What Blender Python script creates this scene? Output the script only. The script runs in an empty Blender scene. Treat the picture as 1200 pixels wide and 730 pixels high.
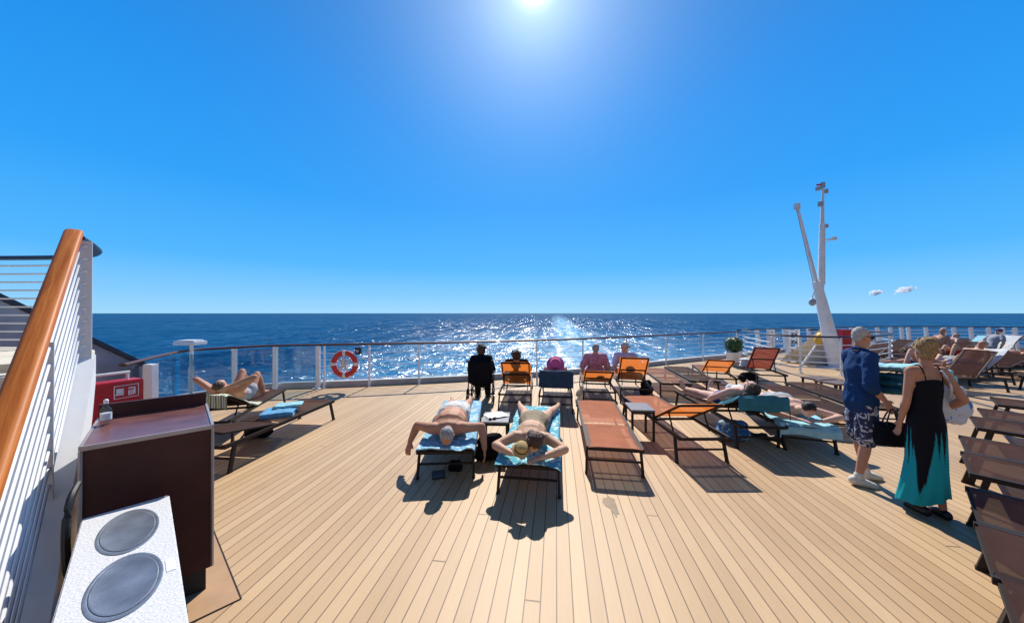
import bpy, bmesh, math, random
from mathutils import Vector, Matrix, noise
R = math.radians
random.seed(7)
F, H, HZ = 380.0, 1.9, 367.0          # focal length in photo pixels, eye height, horizon row
AX = R(7.8)                           # the ship's axis, right of straight ahead
U = Vector((math.sin(AX), math.cos(AX), 0)); V = Vector((math.cos(AX), -math.sin(AX), 0))
sc = bpy.context.scene
col = sc.collection
def V3(*a): return Vector(a)
def P(px, py, z=0.0):
    y = (H - z) * F / (py - HZ)
    return Vector(((px - 600) / F * y, y, z))
def W(px, py, y):
    return Vector(((px - 600) / F * y, y, H - (py - HZ) / F * y))

# ------------------------------------------------------------------ materials
def nodes_of(m):
    m.use_nodes = True
    nt = m.node_tree
    return nt, nt.nodes, nt.links, nt.nodes['Principled BSDF']
_mats = {}
def pm(name, c, rough=.6, var=.12, vs=6.0, bump=.0, bs=60.0, metal=0.0, spec=.5, stretch=(1,1,1), coat=0.0, sss=0.0, detail=4, c2=None):
    if name in _mats: return _mats[name]
    m = bpy.data.materials.new(name); nt, N, L, b = nodes_of(m)
    b.inputs['Roughness'].default_value = rough; b.inputs['Metallic'].default_value = metal
    b.inputs['Specular IOR Level'].default_value = spec
    b.inputs['Coat Weight'].default_value = coat
    if sss:
        b.inputs['Subsurface Weight'].default_value = sss
        b.inputs['Subsurface Radius'].default_value = (.012, .004, .002)
        b.inputs['Subsurface Scale'].default_value = 1.0
    tc = N.new('ShaderNodeTexCoord'); mp = N.new('ShaderNodeMapping'); mp.inputs['Scale'].default_value = stretch
    L.new(tc.outputs['Object'], mp.inputs['Vector'])
    no = N.new('ShaderNodeTexNoise'); no.inputs['Scale'].default_value = vs; no.inputs['Detail'].default_value = detail
    L.new(mp.outputs['Vector'], no.inputs['Vector'])
    cr = N.new('ShaderNodeValToRGB')
    lo = [max(0, x * (1 - var)) for x in c]; hi = [min(1, x * (1 + var)) for x in (c2 or c)]
    cr.color_ramp.elements[0].color = (*lo, 1); cr.color_ramp.elements[1].color = (*hi, 1)
    cr.color_ramp.elements[0].position = .3; cr.color_ramp.elements[1].position = .7
    L.new(no.outputs['Fac'], cr.inputs['Fac']); L.new(cr.outputs['Color'], b.inputs['Base Color'])
    if bump:
        n2 = N.new('ShaderNodeTexNoise'); n2.inputs['Scale'].default_value = bs; n2.inputs['Detail'].default_value = 3
        L.new(mp.outputs['Vector'], n2.inputs['Vector'])
        bp = N.new('ShaderNodeBump'); bp.inputs['Strength'].default_value = bump; bp.inputs['Distance'].default_value = .02
        L.new(n2.outputs['Fac'], bp.inputs['Height']); L.new(bp.outputs['Normal'], b.inputs['Normal'])
    _mats[name] = m
    return m

def sling_mat(name, c, c_thru, hole=.14):
    """woven mesh sling: reflects, glows when lit from behind, lets a little sun through its holes"""
    m = bpy.data.materials.new(name); nt, N, L, b = nodes_of(m)
    out = N['Material Output']
    tc = N.new('ShaderNodeTexCoord')
    no = N.new('ShaderNodeTexNoise'); no.inputs['Scale'].default_value = 5; no.inputs['Detail'].default_value = 5
    L.new(tc.outputs['Object'], no.inputs['Vector'])
    cr = N.new('ShaderNodeValToRGB'); cr.color_ramp.elements[0].position = .3; cr.color_ramp.elements[1].position = .75
    cr.color_ramp.elements[0].color = (*[x * .86 for x in c], 1); cr.color_ramp.elements[1].color = (*[min(1, x * 1.12) for x in c], 1)
    L.new(no.outputs['Fac'], cr.inputs['Fac']); L.new(cr.outputs['Color'], b.inputs['Base Color'])
    wv = N.new('ShaderNodeTexWave'); wv.inputs['Scale'].default_value = 90; wv.bands_direction = 'X'
    wv2 = N.new('ShaderNodeTexWave'); wv2.inputs['Scale'].default_value = 90; wv2.bands_direction = 'Y'
    ad = N.new('ShaderNodeMath'); ad.operation = 'ADD'
    for w_ in (wv, wv2): L.new(tc.outputs['Object'], w_.inputs['Vector'])
    L.new(wv.outputs['Fac'], ad.inputs[0]); L.new(wv2.outputs['Fac'], ad.inputs[1])
    bp = N.new('ShaderNodeBump'); bp.inputs['Strength'].default_value = .25; bp.inputs['Distance'].default_value = .004
    L.new(ad.outputs[0], bp.inputs['Height']); L.new(bp.outputs['Normal'], b.inputs['Normal'])
    b.inputs['Roughness'].default_value = .7; b.inputs['Specular IOR Level'].default_value = .08
    tr = N.new('ShaderNodeBsdfTranslucent'); tr.inputs['Color'].default_value = (*c_thru, 1)
    ms = N.new('ShaderNodeMixShader'); ms.inputs[0].default_value = .38
    L.new(b.outputs[0], ms.inputs[1]); L.new(tr.outputs[0], ms.inputs[2])
    tp = N.new('ShaderNodeBsdfTransparent')
    m2 = N.new('ShaderNodeMixShader'); m2.inputs[0].default_value = hole
    L.new(ms.outputs[0], m2.inputs[1]); L.new(tp.outputs[0], m2.inputs[2])
    L.new(m2.outputs[0], out.inputs['Surface'])
    return m

def glass_mat(name, tint=(.8, .9, .95), refl=.06):
    m = bpy.data.materials.new(name); nt, N, L, b = nodes_of(m)
    N.remove(b); out = N['Material Output']
    tp = N.new('ShaderNodeBsdfTransparent'); tp.inputs['Color'].default_value = (*tint, 1)
    gl = N.new('ShaderNodeBsdfGlossy'); gl.inputs['Roughness'].default_value = .02
    fr = N.new('ShaderNodeLayerWeight'); fr.inputs['Blend'].default_value = .5
    pw_ = N.new('ShaderNodeMath'); pw_.operation = 'POWER'; pw_.inputs[1].default_value = 4; L.new(fr.outputs['Facing'], pw_.inputs[0])
    sc_ = N.new('ShaderNodeMath'); sc_.operation = 'MULTIPLY_ADD'; sc_.inputs[1].default_value = .5; sc_.inputs[2].default_value = .04
    L.new(pw_.outputs[0], sc_.inputs[0])
    ms = N.new('ShaderNodeMixShader'); L.new(sc_.outputs[0], ms.inputs[0]); L.new(tp.outputs[0], ms.inputs[1]); L.new(gl.outputs[0], ms.inputs[2])
    L.new(ms.outputs[0], out.inputs['Surface'])
    return m

def stripe_mat(name, cols, scale, rough=.9, axis='X', bump=.5):
    m = bpy.data.materials.new(name); nt, N, L, b = nodes_of(m)
    tc = N.new('ShaderNodeTexCoord'); sp = N.new('ShaderNodeSeparateXYZ'); L.new(tc.outputs['Object'], sp.inputs[0])
    mu = N.new('ShaderNodeMath'); mu.operation = 'MULTIPLY'; mu.inputs[1].default_value = scale; L.new(sp.outputs[axis], mu.inputs[0])
    fr = N.new('ShaderNodeMath'); fr.operation = 'FRACT'; L.new(mu.outputs[0], fr.inputs[0])
    cr = N.new('ShaderNodeValToRGB'); cr.color_ramp.interpolation = 'CONSTANT'
    el = cr.color_ramp.elements
    el[0].position = 0; el[0].color = (*cols[0], 1); el[1].position = 1 / len(cols); el[1].color = (*cols[1], 1)
    for i, c in enumerate(cols[2:], 2):
        e = el.new(i / len(cols)); e.color = (*c, 1)
    L.new(fr.outputs[0], cr.inputs[0]); L.new(cr.outputs[0], b.inputs['Base Color']); b.inputs['Roughness'].default_value = rough
    no = N.new('ShaderNodeTexNoise'); no.inputs['Scale'].default_value = 130; L.new(tc.outputs['Object'], no.inputs['Vector'])
    bp = N.new('ShaderNodeBump'); bp.inputs['Strength'].default_value = bump; bp.inputs['Distance'].default_value = .01
    L.new(no.outputs['Fac'], bp.inputs['Height']); L.new(bp.outputs['Normal'], b.inputs['Normal'])
    return m

def attr_mat(name, attr, rough=.6, bump=.15):
    m = bpy.data.materials.new(name); nt, N, L, b = nodes_of(m)
    at = N.new('ShaderNodeAttribute'); at.attribute_name = attr
    b.inputs['Specular IOR Level'].default_value = .08
    L.new(at.outputs['Color'], b.inputs['Base Color']); b.inputs['Roughness'].default_value = rough
    tc = N.new('ShaderNodeTexCoord'); no = N.new('ShaderNodeTexNoise'); no.inputs['Scale'].default_value = 300
    L.new(tc.outputs['Object'], no.inputs['Vector'])
    bp = N.new('ShaderNodeBump'); bp.inputs['Strength'].default_value = bump; bp.inputs['Distance'].default_value = .003
    L.new(no.outputs['Fac'], bp.inputs['Height']); L.new(bp.outputs['Normal'], b.inputs['Normal'])
    return m

def voronoi_mat(name, c1, c2, scale, thr, rough=.8):
    m = bpy.data.materials.new(name); nt, N, L, b = nodes_of(m)
    tc = N.new('ShaderNodeTexCoord')
    nz = N.new('ShaderNodeTexNoise'); nz.inputs['Scale'].default_value = scale; nz.inputs['Detail'].default_value = 2.5
    nz.inputs['Distortion'].default_value = 1.2
    L.new(tc.outputs['Object'], nz.inputs['Vector'])
    cr = N.new('ShaderNodeValToRGB'); cr.color_ramp.elements[0].position = thr; cr.color_ramp.elements[1].position = thr + .03
    cr.color_ramp.elements[0].color = (*c1, 1); cr.color_ramp.elements[1].color = (*c2, 1)
    L.new(nz.outputs['Fac'], cr.inputs[0]); L.new(cr.outputs[0], b.inputs['Base Color']); b.inputs['Roughness'].default_value = rough
    return m

M = {}
M['white'] = pm('white_paint', (.78, .79, .80), .35, .05, 3, .05, 20)
M['white_dull'] = pm('weathered_white_paint', (.66, .67, .68), .5, .08, 3, .05, 20)
M['plate'] = pm('pale_grey_paint', (.62, .63, .66), .4, .05, 2)
M['steel'] = pm('brushed_steel', (.55, .56, .58), .28, .08, 6, 0, metal=1)
M['grey'] = pm('grey_deck_paint', (.34, .36, .38), .6, .12, 3, .05, 30)
M['dark'] = pm('dark_bronze_metal', (.024, .017, .015), .6, .15, 8, spec=.25)
M['black'] = pm('black_plastic', (.012, .012, .014), .5, .2, 10)
M['navy_cap'] = pm('dark_cap_rail', (.02, .022, .045), .35, .1, 8)
M['wood_lit'] = pm('varnished_wood', (.42, .12, .022), .5, .30, 7, .08, 60, stretch=(1, 1, 1), coat=.05, spec=.2, c2=(.52, .17, .04))
def grain_mat(name, d, c1, c2):
    """varnished timber whose grain runs along the direction d"""
    m = bpy.data.materials.new(name); nt, N, L, b = nodes_of(m)
    tc = N.new('ShaderNodeTexCoord'); m1 = N.new('ShaderNodeMapping'); m1.inputs['Rotation'].default_value = Vector(d).to_track_quat('X', 'Z').inverted().to_euler()
    m2 = N.new('ShaderNodeMapping'); m2.inputs['Scale'].default_value = (1.2, 26, 26); L.new(tc.outputs['Object'], m1.inputs[0]); L.new(m1.outputs[0], m2.inputs[0])
    no = N.new('ShaderNodeTexNoise'); no.inputs['Scale'].default_value = 1.6; no.inputs['Detail'].default_value = 7; no.inputs['Roughness'].default_value = .65; no.inputs['Distortion'].default_value = .6; L.new(m2.outputs[0], no.inputs['Vector'])
    cr = N.new('ShaderNodeValToRGB'); cr.color_ramp.elements[0].position = .32; cr.color_ramp.elements[1].position = .7; cr.color_ramp.elements[0].color = (*c1, 1); cr.color_ramp.elements[1].color = (*c2, 1)
    L.new(no.outputs['Fac'], cr.inputs[0]); L.new(cr.outputs[0], b.inputs['Base Color']); b.inputs['Roughness'].default_value = .5; b.inputs['Specular IOR Level'].default_value = .16
    bp = N.new('ShaderNodeBump'); bp.inputs['Strength'].default_value = .15; bp.inputs['Distance'].default_value = .004; L.new(no.outputs['Fac'], bp.inputs['Height']); L.new(bp.outputs[0], b.inputs['Normal'])
    return m
M['wood_lit'] = grain_mat('varnished_teak', (.61, -.56, -.56), (.34, .085, .014), (.60, .20, .042))
M['wood_rail'] = pm('dark_varnished_rail', (.07, .022, .02), .5, .2, 6, coat=.1, spec=.3)
M['red'] = pm('red_gloss_paint', (.50, .012, .02), .35, .08, 3)
M['redring'] = pm('lifebuoy_red', (.62, .04, .03), .5, .1, 5)
M['cream'] = pm('cream_canvas', (.62, .56, .46), .8, .12, 3, .2, 20)
M['yellow'] = pm('yellow_plastic', (.75, .42, .04), .4, .1, 5)
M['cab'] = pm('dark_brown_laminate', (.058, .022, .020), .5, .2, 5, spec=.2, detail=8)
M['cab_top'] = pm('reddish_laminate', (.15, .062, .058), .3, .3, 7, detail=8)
M['terrazzo'] = pm('speckled_white_stone', (.52, .52, .53), .45, .2, 150, 0, detail=3, spec=.3, c2=(.68, .68, .68))
M['lid'] = pm('satin_steel_lid', (.26, .29, .34), .42, .3, 7, .08, 200, metal=.7, detail=8)
M['rubber'] = pm('black_rubber', (.02, .02, .02), .7, .2, 10)
M['paper'] = pm('white_paper', (.75, .75, .75), .6, .08, 20)
M['twhite'] = pm('white_towel', (.72, .73, .74), .95, .06, 20, .6, 140)
M['tblue'] = pm('light_blue_towel', (.12, .36, .58), .95, .12, 12, .6, 140)
M['tcyan'] = pm('pale_turquoise_towel', (.32, .62, .70), .95, .1, 12, .6, 140)
M['tteal'] = pm('teal_towel', (.03, .19, .25), .95, .12, 12, .6, 140)
M['tnavy'] = pm('navy_towel', (.025, .06, .115), .95, .15, 12, .6, 140)
M['tstripe'] = voronoi_mat('turquoise_white_swirl_towel', (.09, .38, .47), (.55, .66, .68), 10, .52, .95)
M['tstripe2'] = voronoi_mat('blue_white_patterned_towel', (.17, .40, .56), (.46, .58, .66), 9, .54, .95)
M['tgreen'] = stripe_mat('green_white_striped_towel', [(.66, .64, .56), (.10, .12, .07), (.70, .68, .6), (.36, .42, .12)], 16, axis='Y')
M['brown_sling'] = sling_mat('brown_mesh_sling', (.068, .040, .034), (.22, .085, .045), .07)
M['salmon_glare_sling'] = sling_mat('salmon_glare_mesh', (.64, .24, .13), (.60, .17, .05))  # brown mesh recoloured, sun glare put into the fabric tone
M['tan_sling'] = sling_mat('tan_mesh_sling', (.30, .145, .10), (.5, .17, .06))
M['backlit_orange_sling'] = sling_mat('backlit_orange_mesh', (.50, .16, .05), (1.0, .27, .045), .10)  # copy for raised backs, sun shining through put into its orange
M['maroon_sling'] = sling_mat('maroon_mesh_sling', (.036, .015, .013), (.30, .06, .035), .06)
M['foliage'] = pm('dark_green_leaves', (.045, .115, .025), .45, .5, 14)
M['soil'] = pm('dark_soil', (.05, .035, .025), .9)
M['glass'] = glass_mat('clear_windbreak_glass', (.72, .80, .84))
M['smoke'] = pm('smoked_glass', (.10, .12, .16), .08, .5, 1.6)
M['skin_a'] = pm('tanned_skin', (.50, .235, .145), .62, .09, 7, .06, 120, sss=.15, spec=.22)
M['skin_b'] = pm('pale_skin', (.66, .40, .30), .62, .08, 7, .06, 120, sss=.15, spec=.22)
M['skin_c'] = pm('sunburnt_skin', (.50, .25, .155), .62, .1, 6, .06, 120, sss=.15, spec=.22)
M['skin_d'] = pm('light_tanned_skin', (.60, .36, .235), .62, .08, 7, .06, 120, sss=.15, spec=.22)
M['hair_grey'] = pm('grey_hair', (.42, .41, .39), .6, .35, 40, .8, 160, stretch=(1, 1, .3))
M['hair_white'] = pm('white_hair', (.42, .40, .37), .7, .2, 90, .8, 160, stretch=(1, 1, .3), spec=.2, c2=(.62, .60, .56), detail=7)
M['hair_brown'] = pm('brown_hair', (.085, .04, .022), .5, .5, 40, .8, 160, stretch=(1, 1, .3))
M['hair_dark'] = pm('dark_hair', (.03, .02, .015), .5, .5, 40, .8, 160, stretch=(1, 1, .3))
M['hair_blond'] = pm('blonde_hair', (.40, .25, .11), .6, .35, 110, 1.0, 150, stretch=(1, 1, .3), spec=.25, c2=(.50, .33, .16), detail=6)
M['c_blue'] = pm('blue_cotton_shirt', (.014, .050, .145), .85, .15, 8, .35, 30, spec=.12)
M['c_black'] = pm('black_fabric', (.010, .010, .014), .9, .2, 8, .3, 30, spec=.08)
M['c_navy'] = pm('navy_fabric', (.03, .06, .22), .8, .15, 8, .3, 30)
M['c_white'] = pm('white_fabric', (.70, .71, .76), .85, .08, 8, .3, 30)
M['c_pale'] = pm('pale_lilac_fabric', (.45, .50, .70), .85, .08, 8, .3, 30)
M['c_pink'] = voronoi_mat('pink_patterned_fabric', (.50, .16, .27), (.58, .36, .44), 28, .5)
M['c_khaki'] = pm('khaki_fabric', (.27, .20, .12), .85, .15, 20, .3, 60)
M['c_grey'] = pm('grey_fabric', (.32, .33, .36), .85, .15, 8, .3, 30)
M['c_red'] = pm('red_fabric', (.45, .05, .06), .85, .15, 8, .3, 30)
M['c_hotpink'] = pm('hot_pink_fabric', (.74, .11, .27), .8, .12, 8, .3, 50)
M['c_floral'] = voronoi_mat('navy_floral_fabric', (.02, .025, .07), (.50, .52, .58), 13, .56)
M['c_white_sw'] = pm('offwhite_swim_shorts', (.62, .60, .56), .85, .1, 8, .3, 30)
M['straw'] = pm('straw_weave', (.52, .36, .14), .8, .2, 60, .5, 90)
M['shoe'] = pm('cream_sneaker', (.62, .58, .50), .7, .08, 12, .1, 60)
M['clear'] = glass_mat('clear_plastic', (.86, .9, .92))
M['bagprint'] = voronoi_mat('white_bag_with_blue_print', (.62, .66, .74), (.10, .22, .50), 9, .6)

# ------------------------------------------------------------------ mesh builder
class MB:
    def __init__(s): s.bm = bmesh.new()
    def box(s, c, size, rot=None):
        m = Matrix.Translation(Vector(c)) @ (rot.to_4x4() if rot else Matrix()) @ Matrix.Diagonal((*size, 1))
        r = bmesh.ops.create_cube(s.bm, size=1.0, matrix=m); return r['verts']
    def bar(s, p0, p1, w, h, up=None):
        p0, p1 = Vector(p0), Vector(p1); d = p1 - p0; l = d.length
        if l < 1e-6: return
        d.normalize(); up = Vector(up or (0, 0, 1))
        if abs(d.dot(up)) > .98: up = Vector((0, 1, 0)) if abs(d.y) < .9 else Vector((1, 0, 0))
        a = d.cross(up).normalized(); b = a.cross(d)
        m = Matrix((d, a, b)).transposed()
        s.box((p0 + p1) / 2, (l, w, h), m)
    def tube(s, pts, r, n=8, cap=True, r2=None, sq=1.0):
        pts = [Vector(p) for p in pts]; rings = []
        for i, p in enumerate(pts):
            d = (pts[min(i + 1, len(pts) - 1)] - pts[max(i - 1, 0)])
            if d.length < 1e-9: d = Vector((0, 0, 1))
            d.normalize()
            up = Vector((0, 0, 1)) if abs(d.z) < .95 else Vector((0, 1, 0))
            a = d.cross(up).normalized(); b = a.cross(d)
            rr = r[i] if isinstance(r, (list, tuple)) else r
            r_b = rr if r2 is None else r2
            rings.append([s.bm.verts.new(p + a * rr * math.copysign(abs(math.cos(t)) ** sq, math.cos(t)) + b * r_b * math.copysign(abs(math.sin(t)) ** sq, math.sin(t))) for t in [2 * math.pi * k / n for k in range(n)]])
        for i in range(len(rings) - 1):
            for k in range(n):
                s.bm.faces.new((rings[i][k], rings[i][(k + 1) % n], rings[i + 1][(k + 1) % n], rings[i + 1][k]))
        if cap:
            s.bm.faces.new(list(reversed(rings[0]))); s.bm.faces.new(rings[-1])
    def lathe(s, prof, c=(0, 0, 0), n=20, m=None):
        c = Vector(c); rings = []
        for r, z in prof:
            ring = []
            for k in range(n):
                t = 2 * math.pi * k / n; v = Vector((r * math.cos(t), r * math.sin(t), z))
                ring.append(s.bm.verts.new(c + (m @ v if m else v)))
            rings.append(ring)
        for i in range(len(rings) - 1):
            for k in range(n):
                s.bm.faces.new((rings[i][k], rings[i][(k + 1) % n], rings[i + 1][(k + 1) % n], rings[i + 1][k]))
        s.bm.faces.new(list(reversed(rings[0]))); s.bm.faces.new(rings[-1])
    def cone(s, p0, p1, r0, r1, side=None, n=12, cap=3):
        """rounded tapered segment; r0, r1 = (across, through) radii"""
        p0, p1 = Vector(p0), Vector(p1)
        if not isinstance(r0, (tuple, list)): r0 = (r0, r0)
        if not isinstance(r1, (tuple, list)): r1 = (r1, r1)
        d = p1 - p0
        if d.length < 1e-6: d = Vector((0, 0, 1e-4))
        d.normalize()
        sd = Vector(side) if side is not None else (Vector((1, 0, 0)) if abs(d.x) < .9 else Vector((0, 1, 0)))
        sd = (sd - d * sd.dot(d)).normalized(); nn = d.cross(sd)
        rings = []
        def ring(c, a, b): rings.append([s.bm.verts.new(c + sd * a * math.cos(t) + nn * b * math.sin(t)) for t in [2 * math.pi * k / n for k in range(n)]])
        c0, c1 = min(r0), min(r1)
        for i in range(1, cap + 1):
            an = -math.pi / 2 * (1 - i / cap); ring(p0 + d * math.sin(an) * c0, r0[0] * math.cos(an), r0[1] * math.cos(an))
        for i in range(cap):
            an = math.pi / 2 * i / cap; ring(p1 + d * math.sin(an) * c1, r1[0] * math.cos(an), r1[1] * math.cos(an))
        a = s.bm.verts.new(p0 - d * c0); b = s.bm.verts.new(p1 + d * c1)
        for i in range(len(rings) - 1):
            for k in range(n): s.bm.faces.new((rings[i][k], rings[i][(k + 1) % n], rings[i + 1][(k + 1) % n], rings[i + 1][k]))
        for k in range(n):
            s.bm.faces.new((a, rings[0][(k + 1) % n], rings[0][k])); s.bm.faces.new((b, rings[-1][k], rings[-1][(k + 1) % n]))
    def ell(s, c, r, m=None, seg=16, rings=10):
        mt = Matrix.Translation(Vector(c)) @ (m.to_4x4() if m else Matrix()) @ Matrix.Diagonal((*r, 1))
        bmesh.ops.create_uvsphere(s.bm, u_segments=seg, v_segments=rings, radius=1.0, matrix=mt)
    def quad(s, *ps): s.bm.faces.new([s.bm.verts.new(Vector(p)) for p in ps])
    def prism(s, pts, z0, z1):
        lo = [s.bm.verts.new((p[0], p[1], z0)) for p in pts]; hi = [s.bm.verts.new((p[0], p[1], z1)) for p in pts]
        n = len(pts); s.bm.faces.new(list(reversed(lo))); s.bm.faces.new(hi)
        for i in range(n): s.bm.faces.new((lo[i], lo[(i + 1) % n], hi[(i + 1) % n], hi[i]))
    def solid(s, pts, off):
        """polygon in space extruded by a vector"""
        off = Vector(off)
        a = [s.bm.verts.new(Vector(p)) for p in pts]; b = [s.bm.verts.new(Vector(p) + off) for p in pts]
        n = len(pts); s.bm.faces.new(list(reversed(a))); s.bm.faces.new(b)
        for i in range(n): s.bm.faces.new((a[i], a[(i + 1) % n], b[(i + 1) % n], b[i]))
    def mesh(s, name, smooth=True, bevel=0):
        bmesh.ops.recalc_face_normals(s.bm, faces=s.bm.faces)
        if bevel:
            es = [e for e in s.bm.edges if len(e.link_faces) == 2 and e.calc_face_angle(0) > .6]
            bmesh.ops.bevel(s.bm, geom=es, offset=bevel, segments=2, affect='EDGES', clamp_overlap=True)
        me = bpy.data.meshes.new(name); s.bm.to_mesh(me); s.bm.free()
        if smooth:
            me.polygons.foreach_set('use_smooth', [True] * len(me.polygons))
            me.set_sharp_from_angle(angle=R(35))
        return me
    def build(s, name, mat, parent=None, smooth=True, bevel=0, shift=None):
        if shift is not None: bmesh.ops.translate(s.bm, verts=s.bm.verts, vec=Vector(shift))
        me = s.mesh(name, smooth, bevel)
        return link(name, me, mat, parent)
def link(name, me, mat, parent=None):
    if mat is not None and not me.materials: me.materials.append(mat)
    o = bpy.data.objects.new(name, me); col.objects.link(o)
    if parent is not None: o.parent = parent
    return o
def tag(o, label=None, cat=None, group=None, kind=None):
    if label: o['label'] = label
    if cat: o['category'] = cat
    if group: o['group'] = group
    if kind: o['kind'] = kind
    return o
def empty(name, loc, rz=0.0, label=None, cat=None, group=None):
    o = bpy.data.objects.new(name, None); col.objects.link(o)
    o.location = loc; o.rotation_euler = (0, 0, rz); o.empty_display_size = .1
    return tag(o, label, cat, group)
def copy_tree(o, parent=None):
    c = o.copy(); col.objects.link(c)
    if parent is not None: c.parent = parent
    for ch in list(o.children): copy_tree(ch, c)
    return c
def remesh(mb, name, voxel, it=5, fac=.5, disp=0, dscale=20):
    me = bpy.data.meshes.new('tmp'); mb.bm.to_mesh(me); mb.bm.free()
    o = bpy.data.objects.new('tmp', me); col.objects.link(o)
    r = o.modifiers.new('r', 'REMESH'); r.mode = 'VOXEL'; r.voxel_size = voxel; r.use_smooth_shade = True
    if it:
        s = o.modifiers.new('s', 'SMOOTH'); s.factor = fac; s.iterations = it
    dg = bpy.context.evaluated_depsgraph_get()
    out = bpy.data.meshes.new_from_object(o.evaluated_get(dg)); out.name = name
    bpy.data.objects.remove(o); bpy.data.meshes.remove(me)
    if disp:
        nr = [v.normal.copy() for v in out.vertices]
        for v, n_ in zip(out.vertices, nr):
            v.co += n_ * disp * noise.fractal(v.co * dscale, .8, 2.0, 3)
    out.polygons.foreach_set('use_smooth', [True] * len(out.polygons))
    return out
# ------------------------------------------------------------------ people
class Fig:
    """one figure: joints in local space -> one continuous body mesh; clothes are grown from the same segments"""
    def __init__(s, J, side, g=1.0, gl=1.0, chest=1.0, voxel=.011, fem=False):
        s.J = J; s.seg = []; s.vox = voxel; s.side = Vector(side).normalized(); s.fem = fem
        s.extra = []
        A = lambda *a: s.seg.append(a)
        hip, wa, ch, nb = J['hip'], J['waist'], J['chest'], J['neck']
        hw = .165 if not fem else .175
        A('pelvis', hip - (wa - hip).normalized() * .03, hip + (wa - hip) * .35, (hw * g, .115 * g), (hw * .98 * g, .115 * g), s.side)
        A('belly', hip + (wa - hip) * .35, wa, (hw * .97 * g, .115 * g), ((.145 if not fem else .128) * g, .105 * g), s.side)
        A('torso', wa, ch, ((.145 if not fem else .128) * g, .105 * g), (.168 * chest * g, .122 * chest * g), s.side)
        A('torso', ch, ch + (nb - ch) * .62, (.168 * chest * g, .12 * chest * g), (.145 * chest * g, .085 * g), s.side)
        up = (nb - ch).normalized()
        for q in 'LR':
            S, E, Wr, Hd = J['S' + q], J['E' + q], J['W' + q], J['H' + q]
            A('shoulder', ch + (nb - ch) * .7, S, .068, .062 * gl, None)
            A('uarm' + q, S, E, .058 * gl, .043 * gl, None)
            A('farm' + q, E, E + (Wr - E) * .3, .044 * gl, .045 * gl, None)
            A('farm' + q, E + (Wr - E) * .3, Wr, .045 * gl, .029 * gl, None)
            s.hand(Wr, Hd, J.get('N' + q))
            T, K, An, To = J['T' + q], J['K' + q], J['A' + q], J['O' + q]
            A('thigh' + q, T, T + (K - T) * .5, .09 * gl * g ** .5, .078 * gl, None)
            A('thigh' + q, T + (K - T) * .5, K, .078 * gl, .056 * gl, None)
            A('calf' + q, K, K + (An - K) * .3, .054 * gl, .06 * gl, None)
            A('calf' + q, K + (An - K) * .3, An, .06 * gl, .037 * gl, None)
            d = To - An
            heel = An - d.normalized() * .045 if d.length else An
            kd = (K - An).normalized()
            A('foot' + q, heel - kd * .04, An + d * .55 - kd * .035, (.038, .034), (.046, .028), d.cross(kd))
            A('foot' + q, An + d * .55 - kd * .035, To - kd * .04, (.046, .026), (.036, .018), d.cross(kd))
        hd, fc = J['head'], J['face'].normalized(); hu = J['up']; hu = (hu - fc * hu.dot(fc)).normalized()
        s.hm = Matrix((fc.cross(hu), fc, hu)).transposed(); s.hd = hd
        A('neck', nb - up * .03, hd - hu * .05 - fc * .02, .062, .055, None)
    def hand(s, wr, tip, nrm=None):
        d = (tip - wr); d.normalize()
        n = Vector(nrm) if nrm is not None else Vector((0, 0, 1))
        if abs(n.dot(d)) > .9: n = s.side
        n = (n - d * n.dot(d)).normalized(); a = d.cross(n)
        s.seg.append(('hand', wr, wr + d * .085, (.028, .018), (.04, .015), a))
        for k, (l, off) in enumerate(((.07, -.030), (.082, -.010), (.078, .011), (.06, .031))):
            b = wr + d * .088 + a * off; m = b + d * l * .5 + a * off * .15 - n * .004; e = m + d * l * .45 - n * .022
            s.seg.append(('hand', b, m, .0095, .0088, None)); s.seg.append(('hand', m, e, .0088, .0075, None))
        sg = 1 if (s.J['chest'] - wr).dot(a) > 0 else -1
        b = wr + d * .03 + a * .026 * sg; m = b + (d * .7 + a * sg * .7).normalized() * .04; e = m + (d * .95 + a * sg * .25).normalized() * .03
        s.seg.append(('hand', b, m, .012, .0105, None)); s.seg.append(('hand', m, e, .0105, .008, None))
    def hp(s, x, y, z): return s.hd + s.hm @ Vector((x, y, z))
    def body(s):
        mb = MB()
        for q in s.seg: mb.cone(q[1], q[2], q[3], q[4], q[5])
        mb.ell(s.hp(0, -.012, .022), (.076, .094, .092), s.hm)
        mb.ell(s.hp(0, .02, -.035), (.06, .066, .082), s.hm)
        mb.cone(s.hp(0, .05, -.07), s.hp(0, .068, -.088), .03, .022)                 # chin
        mb.cone(s.hp(0, .08, .018), s.hp(0, .107, -.022), .009, .015)               # nose
        mb.cone(s.hp(-.035, .075, .03), s.hp(.035, .075, .03), .012, .012)          # brow
        mb.cone(s.hp(-.018, .084, -.055), s.hp(.018, .084, -.055), .009, .009)      # lips
        for x in (-1, 1):
            mb.ell(s.hp(.078 * x, -.01, -.005), (.010, .02, .032), s.hm, 8, 6)      # ears
            mb.ell(s.hp(.03 * x, .058, -.02), (.022, .02, .022), s.hm, 8, 6)        # cheeks
        if s.fem and s.J.get('bust', True):
            fr = s.J['front'].normalized()
            for x in (-1, 1): mb.ell(s.J['chest'] + s.side * .075 * x + fr * .075 - (s.J['neck'] - s.J['chest']) * .12, (.062, .062, .062))
        return remesh(mb, 'person', s.vox, 4)
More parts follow.
